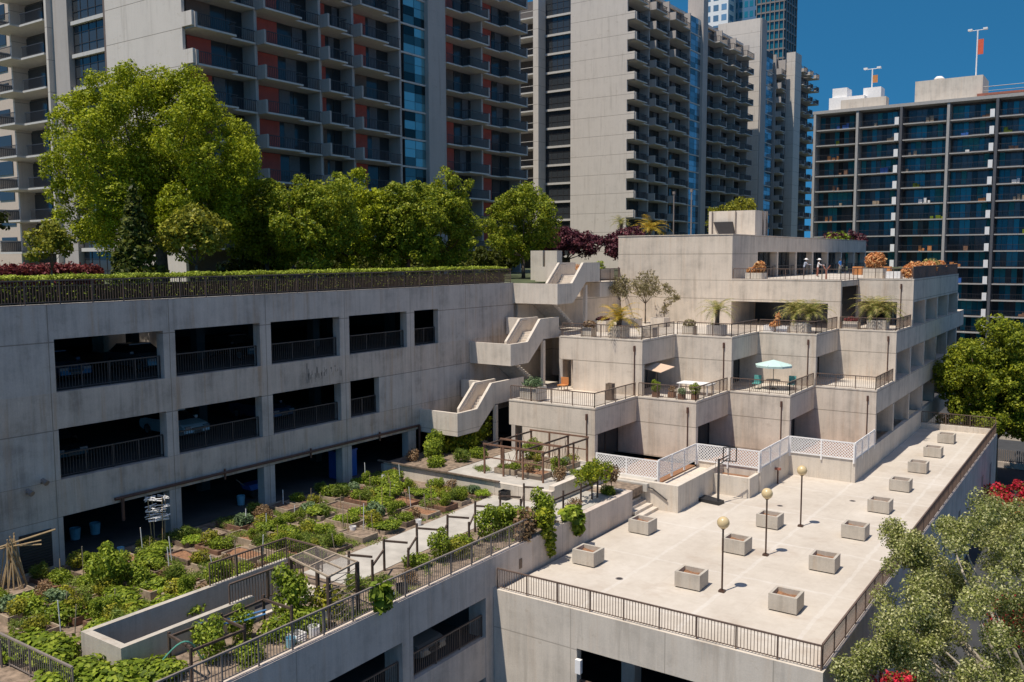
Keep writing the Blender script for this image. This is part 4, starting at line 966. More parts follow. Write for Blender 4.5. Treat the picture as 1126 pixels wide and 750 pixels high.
for x, y, zc, rx, rz_, lf, nm, sd in row:
    tree('street_tree', nm, (x, y, -2.25), bl((0, 0, zc + .3), (rx * .88, rx * .95, rz_ * .9), 40, .6, 1.15, sd, zmin=-.95, fill=.1), 30000, .115, lf, 2.4, .17, sd, 'bark_red' if sd in (24, 25) else 'bark', 'row of trees behind the hedge', up=.45, inner=.5)
for i, (x, y) in enumerate(((-60, 50), (-60, 58), (-60, 66), (-59, 72), (-58, 81))):
    tree('shrub', f'dark leafy shrub in the shade under the tree row, {ORD[i]} from the left', (x, y, -2.25), bl((0, 0, 1.5), (2.2, 3.2, 1.4), 10, .7, 1.0, 40 + i), 4500, .2, 'lf_dark', .8, .08, 40 + i, group='shrubs under the tree row', cat='shrub', nl=4)
tree('street_tree', 'dark green tree at the far left edge beside the tower balconies', (-75.5, 32.2, -2.25), bl((0, 0, 6.4), (3.2, 3.4, 5.2), 24, .9, 1.4, 31), 14000, .2, 'lf_dark', 3, .2, 31)
tree('plum_tree', 'purple-leaved plum tree left of the tall concrete block', (-49.5, 82.2, -2.25), bl((0, 0, 3.3), (2.6, 3.3, 1.6), 26, .6, 1.0, 32, zmin=-.3), 11000, .15, 'lf_plum', 2.0, .16, 32, nl=10, inner=.5)
tree('plum_tree', 'second purple-leaved plum tree half hidden behind the tall concrete block', (-46, 89.5, -2.25), bl((0, 0, 3.1), (3.0, 3.0, 1.7), 20, .6, 1.0, 33, zmin=-.3), 8000, .15, 'lf_plum', 1.8, .15, 33, nl=8, inner=.5)
for i, (x, y, lf, sz) in enumerate(((-43.4, 74.5, 'lf_orange', .8), (-43.2, 71.6, 'lf_yellow', .5), (-43.6, 78.0, 'lf_hedge', .9), (-46, 76.5, 'lf_bright', .7))):
    tree('shrub', ['small orange flowering shrub at the top of the stairs', 'tiny yellow-green shrub right of the twin concrete slabs', 'low clipped green shrub next to the tall block', 'pale green shrub below the plum tree'][i], (x, y, -2.25),
         [(0, 0, sz * .8, sz, sz * 1.3, sz * .6)], 1600, .09, lf, .4, .04, 50 + i, cat='shrub', nl=1)
tree('street_tree', 'light green tree behind the rooftop room, in front of the second tower', (-43.5, 116, -2.25), bl((0, 0, 6.6), (3.3, 3.6, 3.0), 34, .5, .95, 34), 11000, .15, 'lf_yellow', 3, .2, 34, inner=.45)
for i, (x, y, lf) in enumerate(((-52, 104, 'lf_plum'), (-47, 106, 'lf_mid'), (-40, 108, 'lf_plum'), (-33.5, 132, 'lf_plum'), (-34.5, 131, 'lf_bright'))):
    tree('shrub', ['dark red shrub left of the thin poles', 'green shrub between the thin poles', 'dark red shrub right of the thin poles', 'dark red shrubs right of the rooftop room', 'bright green shrub at the right end of the gallery roof'][i], (x, y, -2.25), bl((0, 0, 2.4 + (i == 3) * 1.3 + (i == 4) * 1.0), (2.6, 2.6, 1.5), 10, .7, 1.1, 60 + i), 4200, .17, lf, 1.2, .08, 60 + i, cat='shrub', nl=5)
def palm(label, loc, n, L, th, mat, seed, lift=1.0, group=None, tr=.14, wid=.3):
    t = thing('palm', label, 'palm', loc, group)
    link('crown', fronds(n, L, seed, M[mat], lift, th, wid), t)
    link('trunk', MB().tube([(0, 0, 0), (.02, 0, th * .5), (0, 0, th + .1)], [tr * 1.2, tr, tr * 1.3], 10).mesh('palm_trunk', [M['bark']], smooth=True), t); return t
palm('tall yellowish palm behind the left corner of the tall concrete block', (-46.5, 96, -2.25), 24, 3.0, 5.2, 'lf_palm_y', 70, 1.3, None, .16, .2)
palm('small round green palm left of the tall yellowish palm', (-50.5, 96.5, -2.25), 24, 1.9, 6.0, 'lf_palm', 71, 1.4, None, .16, .2)

# trees down on the street
tree('ficus_tree', 'big dense green tree beyond the far end of the plaza', (-9.8, 96.5, STREET), bl((0, 0, 10.0), (5.3, 4.6, 5.5), 74, .8, 1.35, 35, zmin=-.95), 75000, .14, 'lf_right', 5, .4, 35, nl=12, up=.45)
tree('ficus_tree', 'dense green tree at the right edge behind the big plaza tree', (-1.0, 101, STREET), bl((0, 0, 10.0), (5.2, 4.6, 5.2), 34, 1.2, 1.8, 36, zmin=-.85), 26000, .2, 'lf_right', 5, .4, 36, nl=10, up=.45)
rs = random.Random(77); sb = []
for i in range(330):
    a = rs.uniform(0, 6.283); q = math.sqrt(rs.random()); zz_ = rs.uniform(-1, 1); rr2 = math.sqrt(max(0, 1 - zz_ * zz_)) * (.45 + .55 * q)
    sb.append((6.4 * rr2 * math.cos(a), 6.2 * rr2 * math.sin(a), 8.3 + 5.0 * zz_ * (.55 + .45 * q), rs.uniform(.34, .66)))
for i in range(60):
    sb.append((rs.uniform(-4, 7.5), rs.uniform(-6, 4), rs.uniform(2.2, 7), rs.uniform(.35, .6)))
for i in range(16):
    t = i / 15; sb.append((-4.6 - 1.9 * t, -1.0 - 3.6 * t + rs.uniform(-.4, .4), 7.6 - .9 * t + rs.uniform(-.5, .5), rs.uniform(.4, .65)))
for i in range(12):
    t = i / 11; sb.append((-5.0 - 1.4 * t, .8 + 1.5 * t, 9.5 + 1.2 * t + rs.uniform(-.4, .4), rs.uniform(.4, .65)))
tree('sycamore_tree', 'pale mottled sycamore with visible branches at the lower right, over parked cars', (-1.6, 38.5, STREET), [b for b in sb if not (b[0] < -3.2 and b[2] < 5.6)], 210000, .055, 'lf_syc', 4.6, .30, 37, 'bark_pale', nl=46, up=.5, inner=.25, jit=1.0)
tree('bougainvillea', 'crimson bougainvillea bush below the far right corner of the plaza wall', (-5.4, 81.5, STREET), bl((0, 0, 2.1), (3.4, 3.2, 1.5), 18, .7, 1.0, 80), 6500, .13, 'lf_boug', .8, .08, 80, cat='shrub', nl=5)
tree('bougainvillea', 'crimson bougainvillea glimpsed beneath the sycamore, near the bottom edge', (-7.2, 42.6, STREET), bl((0, 0, 2.2), (1.3, 1.3, 1.2), 10, .5, .8, 81), 3000, .1, 'lf_boug', .8, .06, 81, cat='shrub', nl=4)
tree('bougainvillea', 'crimson bougainvillea glimpsed through the right side of the sycamore', (-3.6, 52, STREET), bl((0, 0, 3.2), (1.3, 1.3, 1.0), 8, .5, .8, 82), 3000, .1, 'lf_boug', .8, .06, 82, cat='shrub', nl=4)
fw = thing('street_wall', 'low wall with grey slatted fence beyond the far right corner of the plaza', 'wall', (2, 106, STREET))
part('wall', MB().box(-10.5, 20, 105.8, 106.2, STREET, STREET + .6), M['conc_edge'], fw); fb = MB()
for i in range(150): fb.box(-10.4 + i * .2, -10.3 + i * .2, 105.95, 106.0, STREET + .6, STREET + 1.9)
part('fence_slats', fb, M['rail_grey'], fw); part('beam', MB().box(-10.5, 20, 108, 108.5, STREET + 2.6, STREET + 3.1), M['conc_light'], fw)

# ================================================================== CARS
def car(label, loc, rz, paint, suv=0):
    t = thing('parked_car', label, 'car', loc, None, rz)
    h0 = .1 * suv
    prof = [(-2.25, .45), (-2.28, .72), (-2.15, .92 + h0), (-1.55, 1.0 + h0), (1.0 - .1 * suv, 1.0 + h0), (1.9, .86 + h0), (2.2, .72), (2.25, .42), (1.9, .28), (-1.9, .28)]
    m = MB(); o = []
    def sect(f, zo):  # loft across the width with tumblehome
        return [(x * f, z + zo) for x, z in prof]
    ws = [(-.88, .97), (-.8, 1.0), (.8, 1.0), (.88, .97)]; n = len(prof); vs = []; fs = []
    for yv, f in ws: vs += [(x, yv, z) for x, z in sect(f, 0)]
    for i in range(3):
        for j in range(n): fs.append((i * n + j, i * n + (j + 1) % n, (i + 1) * n + (j + 1) % n, (i + 1) * n + j))
    fs.append(tuple(range(n))); fs.append(tuple(range(4 * n - 1, 3 * n - 1, -1))); m.add(vs, fs)
    rf = [(-1.75 - .35 * suv, 1.0 + h0), (-1.15 - .75 * suv, 1.44 + 2 * h0), (.05, 1.47 + 2 * h0), (.95, 1.0 + h0)]
    link('body', m.mesh('car_body', [M[paint]], smooth=False), t)
    g = MB(); g.add([(x, -.80 + (.12 if z > 1.3 else 0), z) for x, z in rf] + [(x, .80 - (.12 if z > 1.3 else 0), z) for x, z in rf], [(0, 1, 2, 3), (7, 6, 5, 4), (0, 4, 5, 1), (1, 5, 6, 2), (2, 6, 7, 3), (3, 7, 4, 0)])
    link('windows', g.mesh('car_windows', [M['car_glass']]), t)
    link('roof', MB().add([(rf[1][0] - .05, -.66, rf[1][1] + .02), (rf[2][0] + .08, -.66, rf[2][1] + .015), (rf[2][0] + .08, .66, rf[2][1] + .015), (rf[1][0] - .05, .66, rf[1][1] + .02), (rf[1][0] - .05, -.7, rf[1][1] - .05), (rf[2][0] + .08, -.7, rf[2][1] - .05), (rf[2][0] + .08, .7, rf[2][1] - .05), (rf[1][0] - .05, .7, rf[1][1] - .05)],
         [(0, 1, 2, 3), (4, 7, 6, 5), (0, 4, 5, 1), (1, 5, 6, 2), (2, 6, 7, 3), (3, 7, 4, 0)]).mesh('car_roof', [M[paint]]), t)
    for sx in (-1.38, 1.38):
        for sy in (-.82, .82):
            w_ = link('wheel', MB().tube([(sx, sy - .1, .33), (sx, sy + .1, .33)], .33, 18).mesh('tyre', [M['tyre']]), t)
            link('rim', MB().tube([(sx, sy - .112, .33), (sx, sy + .112, .33)], .20, 12).mesh('rim', [M['rim']]), w_)
    for sy in (-.62, .62): link('headlight', MB().box(2.08, 2.22, sy - .2, sy + .2, .64, .78).mesh('headlight', [M['lens']]), t)
    link('number_plate', MB().box(2.235, 2.275, -.26, .26, .42, .54).mesh('plate', [M['tan_panel']]), t)
    link('grille', MB().box(2.18, 2.262, -.38, .38, .56, .70).mesh('grille', [M['black']]), t)
    for sy in (-.95, .95): link('mirror', MB().box(.62, .80, sy - .1, sy + .1, .98, 1.12).mesh('mirror', [M[paint]]), t)
    return t
car('champagne sedan parked nose-out in the open garage bay under the garden', (-27.4, 30.2, -18.35), 0.0, 'car_paint_tan')
for i, (y, z, c, nm) in enumerate(((24.6, L2, 'car_paint_blue', 'bluish car in the leftmost opening of the upper parking floor'), (29.6, L2, 'car_paint_grey', 'grey car in the second opening of the upper parking floor'), (24.2, -10.5, 'car_paint_black', 'dark van-like car in the leftmost opening of the lower parking floor'),
       (31.7, -10.5, 'car_paint_white', 'silver car in the second opening of the lower parking floor'), (38.2, -10.5, 'car_paint_blue', 'bluish car in the third opening of the lower parking floor'), (36.4, L2, 'car_paint_black', 'dark car in the third opening of the upper parking floor'))):
    car(nm, (-46.3, y, z - .02), 0, c, 1 if i == 2 else 0)
for i, (x, y, c, nm) in enumerate(((-4.6, 40.5, 'car_paint_blue', 'blue car partly hidden under the sycamore, nearest the plaza wall'), (-2.2, 45.2, 'car_paint_white', 'white car glimpsed through the middle of the sycamore'), (-1.6, 36.0, 'car_paint_white', 'white car under the lower part of the sycamore'), (1.2, 52.5, 'car_paint_grey', 'grey car under the right side of the sycamore'), (-4.2, 33.0, 'car_paint_black', 'dark car under the lowest sycamore branches'))):
    car(nm, (x, y, STREET), rad(100 + 5 * i), c)

# ================================================================== GARDEN
gr_ = random.Random(5)
def blobm(name, blobs, n, size, mat, seed, **k): return leaf_mesh(name, blobs, n, size, M[mat], seed, **k)
VEG = {
 'mound': ('leafy_vegetable', 'clump of green vegetable leaves', blobm('veg_mound', [(0, 0, .22, .42, .42, .28), (.25, .1, .2, .28), (-.22, -.15, .2, .3)], 1100, .052, 'lf_veg', 1, inner=.4, up=.7)),
 'lettuce': ('lettuce', 'bright yellow-green lettuce patch', blobm('veg_lettuce', [(x * .3, y * .28, .1, .17, .17, .12) for x in (-1.5, -.5, .5, 1.5) for y in (-1, 0, 1)], 1000, .05, 'lf_bright', 2, inner=.3, up=.9)),
 'bush': ('bushy_plant', 'tall bushy green plant', blobm('veg_bush', [(0, 0, .5, .45, .45, .5), (.2, .2, .85, .34), (-.25, 0, .8, .33), (0, -.2, 1.1, .26)], 1900, .052, 'lf_veg', 3, inner=.35, up=.5)),
 'kale': ('kale', 'blue-green kale clump', blobm('veg_kale', [(0, 0, .3, .4, .4, .32), (.3, .2, .25, .25)], 700, .07, 'lf_grey', 4, inner=.4, up=.6)),
 'herb': ('herb_patch', 'low fine-leaved herb patch', blobm('veg_herb', [(x * .3, y * .3, .1, .26, .26, .14) for x in (-1.4, 0, 1.4) for y in (-1, 0, 1)], 1500, .035, 'lf_grass', 5, inner=.3, up=.7)),
 'squash': ('squash_plant', 'broad-leaved squash plant', blobm('veg_squash', [(0, 0, .25, .75, .65, .25), (.4, .3, .3, .4, .4, .2), (-.5, -.2, .28, .4, .4, .2)], 1500, .066, 'lf_veg', 6, inner=.4, up=1.3, aspect=.9, jit=.5)),
 'yellow': ('flowering_plant', 'yellow-green flowering plant', blobm('veg_yellow', [(0, 0, .3, .4, .4, .35), (.3, -.1, .25, .3)], 900, .05, 'lf_yellow', 7, inner=.35, up=.6)),
 'dry': ('dry_plant', 'dried brown plant', blobm('veg_dry', [(0, 0, .3, .35, .35, .3), (.2, .1, .4, .25)], 700, .045, 'lf_dry', 8, inner=.3)),
 'chard': ('grassy_plant', 'spiky tuft of grass-like leaves', blobm('veg_grass', [(0, 0, .3, .3, .3, .35), (.35, .1, .25, .25, .25, .3)], 520, .15, 'lf_grass', 9, inner=.2, aspect=.12, up=-.3)),
}
nveg = 0
def veg(kind, x, y, z, label, sc=1.0, grp='vegetables in the garden beds', rz=None):
    nm, desc, me = VEG[kind]
    o = link(nm, me, None, (x, y, z)); o.rotation_euler.z = gr_.uniform(0, 6.28) if rz is None else rz
    o.scale = (sc * gr_.uniform(.9, 1.1), sc * gr_.uniform(.9, 1.1), sc * gr_.uniform(.85, 1.15))
    return tag(o, f'{desc} {label}', 'plant', grp)
def bed(x0, x1, y0, y1, label, soil='soil', h=.3, wood='wood', grp='raised timber garden beds', z=GZ):
    t = thing('garden_bed', label, 'garden bed', ((x0 + x1) / 2, (y0 + y1) / 2, z), grp); k = .06
    part('side_board', MB().box(x0, x1, y0, y0 + k, z, z + h), M[wood], t); part('side_board', MB().box(x0, x1, y1 - k, y1, z, z + h), M[wood], t)
    part('end_board', MB().box(x0, x0 + k, y0 + k, y1 - k, z, z + h - .002), M[wood], t); part('end_board', MB().box(x1 - k, x1, y0 + k, y1 - k, z, z + h - .002), M[wood], t)
    m = MB(); nx, ny = 6, 5
    hh_ = [[z + h - .08 + gr_.uniform(-.04, .05) for _ in range(ny + 1)] for _ in range(nx + 1)]
    for i in range(nx):
        for j in range(ny):
            f = lambda i, j: (x0 + k + (x1 - x0 - 2 * k) * i / nx, y0 + k + (y1 - y0 - 2 * k) * j / ny, hh_[i][j]); m.add([f(i, j), f(i + 1, j), f(i + 1, j + 1), f(i, j + 1)], [(0, 1, 2, 3)])
    part('bed_soil', m, M[soil], t); return t
COLN = ['by the parking building', 'in the second row', 'in the third row', 'by the path and pit']
EMPTY = {(0, 4), (2, 6), (0, 7), (1, 11), (0, 10), (3, 9), (0, 1), (1, 5), (2, 13), (3, 12)}
KW = ['mound', 'mound', 'lettuce', 'lettuce', 'herb', 'herb', 'herb', 'mound', 'bush', 'bush', 'kale', 'yellow', 'yellow', 'dry', 'chard', 'chard', 'squash']
for r in range(16):
    for c in range(4):
        xa = (-40.4, -38.0, -35.7, -33.4)[c] + gr_.uniform(-.1, .1); L = (2.05, 1.95, 1.95, 2.0)[c] + gr_.uniform(-.2, .1)
        ya = 16.4 + r * 1.7 + gr_.uniform(-.12, .12) + (.0, .35, .1, .4)[c]; Wd = gr_.uniform(.95, 1.25)
        if ya + Wd > 43.4 or (c == 3 and r < 1): continue
        where = f'{ORD[r]} bed back {COLN[c]}'
        bed(xa, xa + L, ya, ya + Wd, f'timber-edged vegetable bed, {where}', gr_.choice(['soil', 'soil', 'dirt', 'mulch']), gr_.uniform(.18, .34), gr_.choice(['wood', 'wood_pale', 'wood_pale', 'wood_red', 'wood_pale']))
        zt = GZ + .18
        if (c, r) in EMPTY: continue
        n_ = gr_.choice([2, 3, 3])
        for j in range(n_):
            kd = gr_.choice(KW); nm_ = ('left end', 'right end')[j] if n_ == 2 else ('left end', 'middle', 'right end')[j]
            veg(kd, xa + L * (j + .5) / n_ + gr_.uniform(-.08, .08), ya + Wd / 2 + gr_.uniform(-.12, .12), zt, f'{nm_} of {where}', gr_.uniform(.85, 1.2) * (.62 if kd == 'bush' else 1))
        if gr_.random() < .7:
            veg(gr_.choice(['yellow', 'chard', 'dry', 'herb', 'herb']), xa + L * gr_.uniform(.3, .7), ya + Wd + .25, GZ, f'behind {where}', gr_.uniform(.75, 1.15), 'plants on the garden paths')
wb = [(gr_.uniform(-41, -31.2), gr_.uniform(15.5, 43.4), GZ + .03, gr_.uniform(.2, .6), gr_.uniform(.2, .6), .07) for _ in range(210)] + [(gr_.uniform(-28.1, -25), gr_.uniform(12, 43), GZ + .03, gr_.uniform(.2, .5), gr_.uniform(.2, .6), .08) for _ in range(80)]
tag(link('garden_weeds', leaf_mesh('weeds', wb, 24000, .05, M['lf_grass'], 44, inner=.1, up=.6), None, (0, 0, 0)), 'low weeds and ground cover between the garden beds', 'weeds', None, 'stuff')
# big plants of the near left corner
big = [('squash', -33.0, 15.9, 1.5), ('squash', -31.6, 16.3, 1.5), ('squash', -29.4, 15.6, 1.5), ('squash', -28.0, 16.2, 1.35), ('squash', -26.9, 15.9, 1.3), ('squash', -27.3, 17.6, 1.2), ('bush', -35.9, 21.0, 1.5), ('bush', -36.8, 21.8, 1.3), ('bush', -35.2, 22.0, 1.1), ('mound', -34.6, 18.3, 1.7), ('mound', -33.6, 19.5, 1.7), ('squash', -32.3, 19.9, 1.4), ('squash', -31.7, 21.6, 1.4), ('squash', -31.9, 18.4, 1.2), ('lettuce', -37.6, 18.9, 1.6), ('mound', -36.6, 18.0, 1.6), ('bush', -32.0, 23.8, 1.1), ('mound', -32.1, 25.3, 1.5)]
for i, (k, x, y, s_c) in enumerate(big): veg(k, x, y, GZ, ['sprawling left of the pit front corner', 'sprawling at the pit front corner', 'in front of the pit end wall', 'right of the pit front corner', 'by the edge railing near the pit', 'between the pit and the edge railing', 'rising highest in the left garden', 'beside the highest bushy plant, left of it', 'beside the highest bushy plant, right of it', 'left of the pit, nearest the front', 'left of the pit, behind the first mound', 'spilling over the pit side wall near its front', 'spilling over the middle of the pit side wall', 'low beside the pit side wall', 'lit brightly near the bamboo frame', 'in front of the bright lettuce', 'against the pit fence at its near end', 'against the middle of the pit fence'][i], s_c, 'big plants around the concrete pit')
# planting strip between pit / path and the edge railing
strip = [('bush', -26.7, 19.4, 1.2), ('mound', -25.7, 20.3, 1.4), ('bush', -27.3, 21.2, 1.0), ('mound', -26.3, 22.2, 1.6), ('bush', -27.2, 23.6, 1.7), ('mound', -26.2, 23.4, 1.8), ('yellow', -26.6, 24.9, 1.8), ('herb', -25.6, 25.2, 1.2), ('herb', -25.6, 27.5, 1.1), ('chard', -27.3, 27.4, 1.2), ('herb', -27.2, 28.6, 1.2), ('dry', -25.8, 29.3, 1.1), ('mound', -27.0, 31.2, 1.2), ('bush', -26.6, 32.4, 1.1), ('yellow', -26.2, 33.2, 1.3), ('mound', -27.2, 34.8, 1.3), ('bush', -26.5, 36.3, 1.3), ('bush', -26.0, 37.4, 1.5), ('dry', -25.4, 38.0, 1.9), ('bush', -25.5, 39.8, 1.4), ('mound', -26.6, 39.6, 1.5), ('kale', -26.2, 41.2, 1.4), ('dry', -25.6, 43.2, 1.2), ('mound', -25.7, 47.6, 1.1)]
for i, (k, x, y, s_c) in enumerate(strip): veg(k, x, y, GZ, f'in the edge railing strip, {ORD[i]} from the near end', s_c, 'plants in the strip along the edge railing')
for i in range(46):
    x, y = gr_.uniform(-40.2, -31.6), gr_.uniform(17, 43); hh2 = gr_.uniform(.8, 1.6)
    tag(link('garden_stake', MB().tube([(0, 0, 0), (gr_.uniform(-.12, .12), gr_.uniform(-.12, .12), hh2)], .022, 5).mesh('stake', [M[gr_.choice(['wood_pale', 'white', 'bamboo'])]]), None, (x, y, GZ)), 'thin stake pushed upright into the vegetable beds', 'stake', 'stakes in the vegetable beds')
# vines hanging over the wall and railing
def vine(label, blobs, loc, n, size, leaf, sd): 
    return tag(link('trailing_vine', leaf_mesh('vine', blobs, n, size, M[leaf], sd, inner=.2, up=.6, aspect=.8), None, loc), label, 'vine', 'vines over the garden wall')
vine('green and brown vine hanging furthest down the plaza side of the garden wall', [(0, 0, .9, .5, .8, .5), (.15, .1, .2, .3, .5, .5), (.2, .3, -.4, .25, .4, .5), (.2, .4, -.9, .2, .3, .4)], (-24.6, 38.6, -14.6), 900, .10, 'lf_mid', 90)
vine('reddish-brown dying vine bush beside the hanging vine', [(0, 0, .8, .5, .8, .8), (.1, -.4, .3, .4, .5, .5)], (-25.0, 37.4, -14.6), 700, .10, 'lf_dry', 91)
vine('light green squash vine with big leaves draped over the wall', [(0, 0, .3, .4, .9, .35), (.2, .4, -.2, .3, .6, .4), (.25, .5, -.7, .22, .4, .3)], (-24.65, 41.4, -14.4), 320, .2, 'lf_veg', 92)
vine('big-leaved squash vine climbing over the middle of the edge railing', [(0, 0, .7, .3, .6, .4), (.1, .1, .2, .3, .5, .4)], (-24.7, 26.2, -14.4), 200, .2, 'lf_veg', 93)
tree('lemon_tree', 'small round leafy tree beside the steps at the end of the garden wall', (-25.9, 46.0, GZ), bl((0, 0, 1.55), (.75, 1.3, .55), 10, .35, .5, 94), 1900, .10, 'lf_mid', .9, .05, 94, nl=5)
tree('shrub', 'rusty-leaved shrub right of the small round tree by the steps', (-25.6, 47.9, GZ), bl((0, 0, 1.2), (.35, .4, .35), 6, .25, .35, 95), 500, .09, 'lf_dry', .7, .03, 95, cat='shrub', nl=3)
for i, (x, y) in enumerate(((-39.8, 45.6), (-38.6, 46.4), (-37.4, 45.3), (-37.0, 47.2), (-39.4, 47.6), (-36.6, 49.0))):
    veg(['dry', 'bush', 'mound', 'chard', 'bush', 'mound'][i], x, y, GZ + .66, f'{ORD[i]} in the shaded bed behind the low wall', 1.35, 'plants behind the low wall')
for i, (x, y, s_) in enumerate(((-40.3, 49.6, 1.0), (-39.2, 50.6, 1.1), (-40.2, 52.6, 1.5))):
    tree('shrub', ['dark shrub under the lowest stair landing, left one', 'dark shrub under the lowest stair landing, front one', 'dark leafy shrub deep under the lowest stair'][i], (x, y, GZ + .62), bl((0, 0, s_ * .7), (s_ * .8, s_, s_ * .6), 9, .5, .8, 96 + i), 2600, .14, 'lf_mid', .6, .05, 96 + i, cat='shrub', nl=3)
# concrete pit with fence
pit = thing('concrete_pit', 'open concrete ramp pit with pale wall tops in the near part of the garden', 'ramp pit', (-29.6, 21.5, -15.4))
zt = -13.6
part('left_wall', MB().box(-30.85, -30.6, 16.9, 26.6, -15.6, zt), M['conc_planter'], pit); part('front_wall', MB().box(-30.6, -28.3, 16.9, 17.2, -15.6, zt - .002), M['conc_planter'], pit)
part('right_wall', MB().box(-28.55, -28.3, 17.2, 22.7, -15.6, zt - .001), M['conc_planter'], pit); part('right_wall', MB().box(-28.55, -28.3, 22.7, 26.6, -15.6, GZ + .1), M['conc_light'], pit)
part('back_wall', MB().box(-30.6, -28.55, 26.35, 26.6, -15.6, GZ + .1), M['conc_light'], pit); part('pit_floor', MB().box(-30.6, -28.55, 17.2, 26.35, -15.7, -15.6), M['garage'], pit)
fn = thing('metal_railing', 'brown railing on the left and back walls of the concrete pit', 'railing', (-30.7, 25, zt), 'pit railings')
railing_parts(fn, [(-30.72, 22.4, zt - .15), (-30.72, 26.5, zt - .15), (-28.42, 26.5, zt - .15)], 1.1, 1.6, M['rail'])
fn = thing('metal_railing', 'brown railing on the right wall of the concrete pit', 'railing', (-28.4, 23, zt), 'pit railings')
railing_parts(fn, [(-28.42, 21.6, zt - .4), (-28.42, 25.4, zt - .4)], 1.2, 1.6, M['rail'])
# railing along the garden edge and at the near end
r = thing('metal_railing', 'long metal railing on the garden edge wall above the open garage bays', 'railing', (-24.76, 25, -14.5), 'garden edge railings')
railing_parts(r, [(-24.76, 9, -14.5), (-24.76, 37.2, -14.5)], 1.05, 1.6, M['rail_grey'])
r = thing('metal_railing', 'metal railing across the near end of the garden at the lower left corner', 'railing', (-31, 15.1, GZ), 'garden edge railings')
railing_parts(r, [(-38, 15.1, GZ), (-28.2, 15.1, GZ)], 1.1, 1.5, M['rail_grey'])
stp = thing('concrete_steps', 'grey steps with metal handrail at the lower left corner', 'steps', (-33, 13.6, GZ))
for k in range(6): part('step', MB().box(-35.2 + .42 * k, -34.78 + .42 * k, 12.4, 14.8, GZ, GZ + 1.0 - .16 * k), M['conc_light'], stp)
part('handrail', MB().tube([(-35.2, 14.9, GZ + 1.9), (-32.6, 14.9, GZ + 1.0), (-32.6, 14.9, GZ)], .04, 8).tube([(-35.2, 14.9, GZ + 1.45), (-32.6, 14.9, GZ + .55)], .03, 6).tube([(-35.1, 14.9, GZ + 1.9), (-35.1, 14.9, GZ)], .04, 6), M['rail_grey'], stp)
# post and rail trellis beside the path
def trellis(label, posts, z, h, rails, mat, grp, root_loc):
    t = thing('garden_trellis', label, 'trellis', root_loc, grp)
    for p in posts: part('post', MB().beam((p[0], p[1], z), (p[0] + gr_.uniform(-.04, .04), p[1] + gr_.uniform(-.04, .04), z + h * gr_.uniform(.95, 1.08)), .085), M[mat], t)
    for a, b, f in rails: part('rail', MB().beam((a[0], a[1], z + h * f), (b[0], b[1], z + h * f), .07, .09), M[mat], t)
    return t
p1 = [(-27.95, 27.6 + 2.35 * i) for i in range(7)]; p2 = [(-26.85, 28.0 + 2.35 * i) for i in range(7)]
trellis('dark timber post-and-rail trellis along the right side of the concrete path', p1, GZ, 1.6, [(a, b, .9) for a, b in zip(p1, p2)], 'wood_dark', 'timber trellises', (-27.9, 34, GZ))
trellis('shorter dark timber posts between the path trellis and the edge railing', p2, GZ, 1.25, [(a, b, .82) for a, b in zip(p2[:-1], p1[1:])], 'wood_dark', 'timber trellises', (-26.8, 34, GZ))
p3 = [(-25.8, 38.5 + 2.0 * i) for i in range(5)]
trellis('dark timber posts with low rail among the vines on the edge wall', p3, GZ, 1.3, [(a, b, .8) for a, b in zip(p3, p3[1:])], 'wood_dark', 'timber trellises', (-25.8, 42, GZ))
p4 = [(-27.4, 18.2), (-27.3, 20.3), (-27.4, 22.4), (-25.9, 18.0), (-25.8, 20.2), (-25.8, 22.4)]
trellis('weathered posts and rails holding plants right of the concrete pit', p4, GZ, 1.35, [(p4[0], p4[1], .9), (p4[1], p4[2], .88), (p4[3], p4[4], .85), (p4[0], p4[3], .95), (p4[1], p4[4], .9), (p4[2], p4[5], .9)], 'wood_dark', 'timber trellises', (-26.6, 20, GZ))
# screened shade frame
sh = thing('shade_canopy', 'tilted pale frame with fine netting raised on posts behind the pit', 'shade frame', (-26.8, 25, GZ))
A, B, C_, D_ = Vector((-28.3, 24.6, -12.55)), Vector((-28.3, 26.1, -12.5)), Vector((-25.5, 25.7, -12.5)), Vector((-25.3, 23.9, -12.55))
fr = MB()
for a, b in ((A, B), (B, C_), (C_, D_), (D_, A), ((A + B) / 2, (C_ + D_) / 2), ((A + D_) / 2, (B + C_) / 2)): fr.beam(a, b, .07)
part('frame', fr, M['wood_pale'], sh); nm = MB()
for i in range(1, 40): t = i / 40; nm.beam(A.lerp(D_, t), B.lerp(C_, t), .010, .004)
for i in range(1, 24): t = i / 24; nm.beam(A.lerp(B, t), D_.lerp(C_, t), .010, .004)
part('netting', nm, M['rail_grey'], sh)
for p in (A, B, C_, D_): part('post', MB().beam((p.x, p.y, GZ), p, .13), M['wood_dark'], sh)
lt = MB()
for i in range(7):
    lt.beam((-25.55, 25.6, GZ + .2 + .28 * i), (-25.2, 23.85, GZ + .05 + .3 * i), .03, .02)
    lt.beam((-25.5, 25.55, GZ + .1 + .28 * i), (-25.25, 24.0, GZ + .5 + .28 * i), .02, .02)
part('side_lattice', lt, M['wood_pale'], sh)
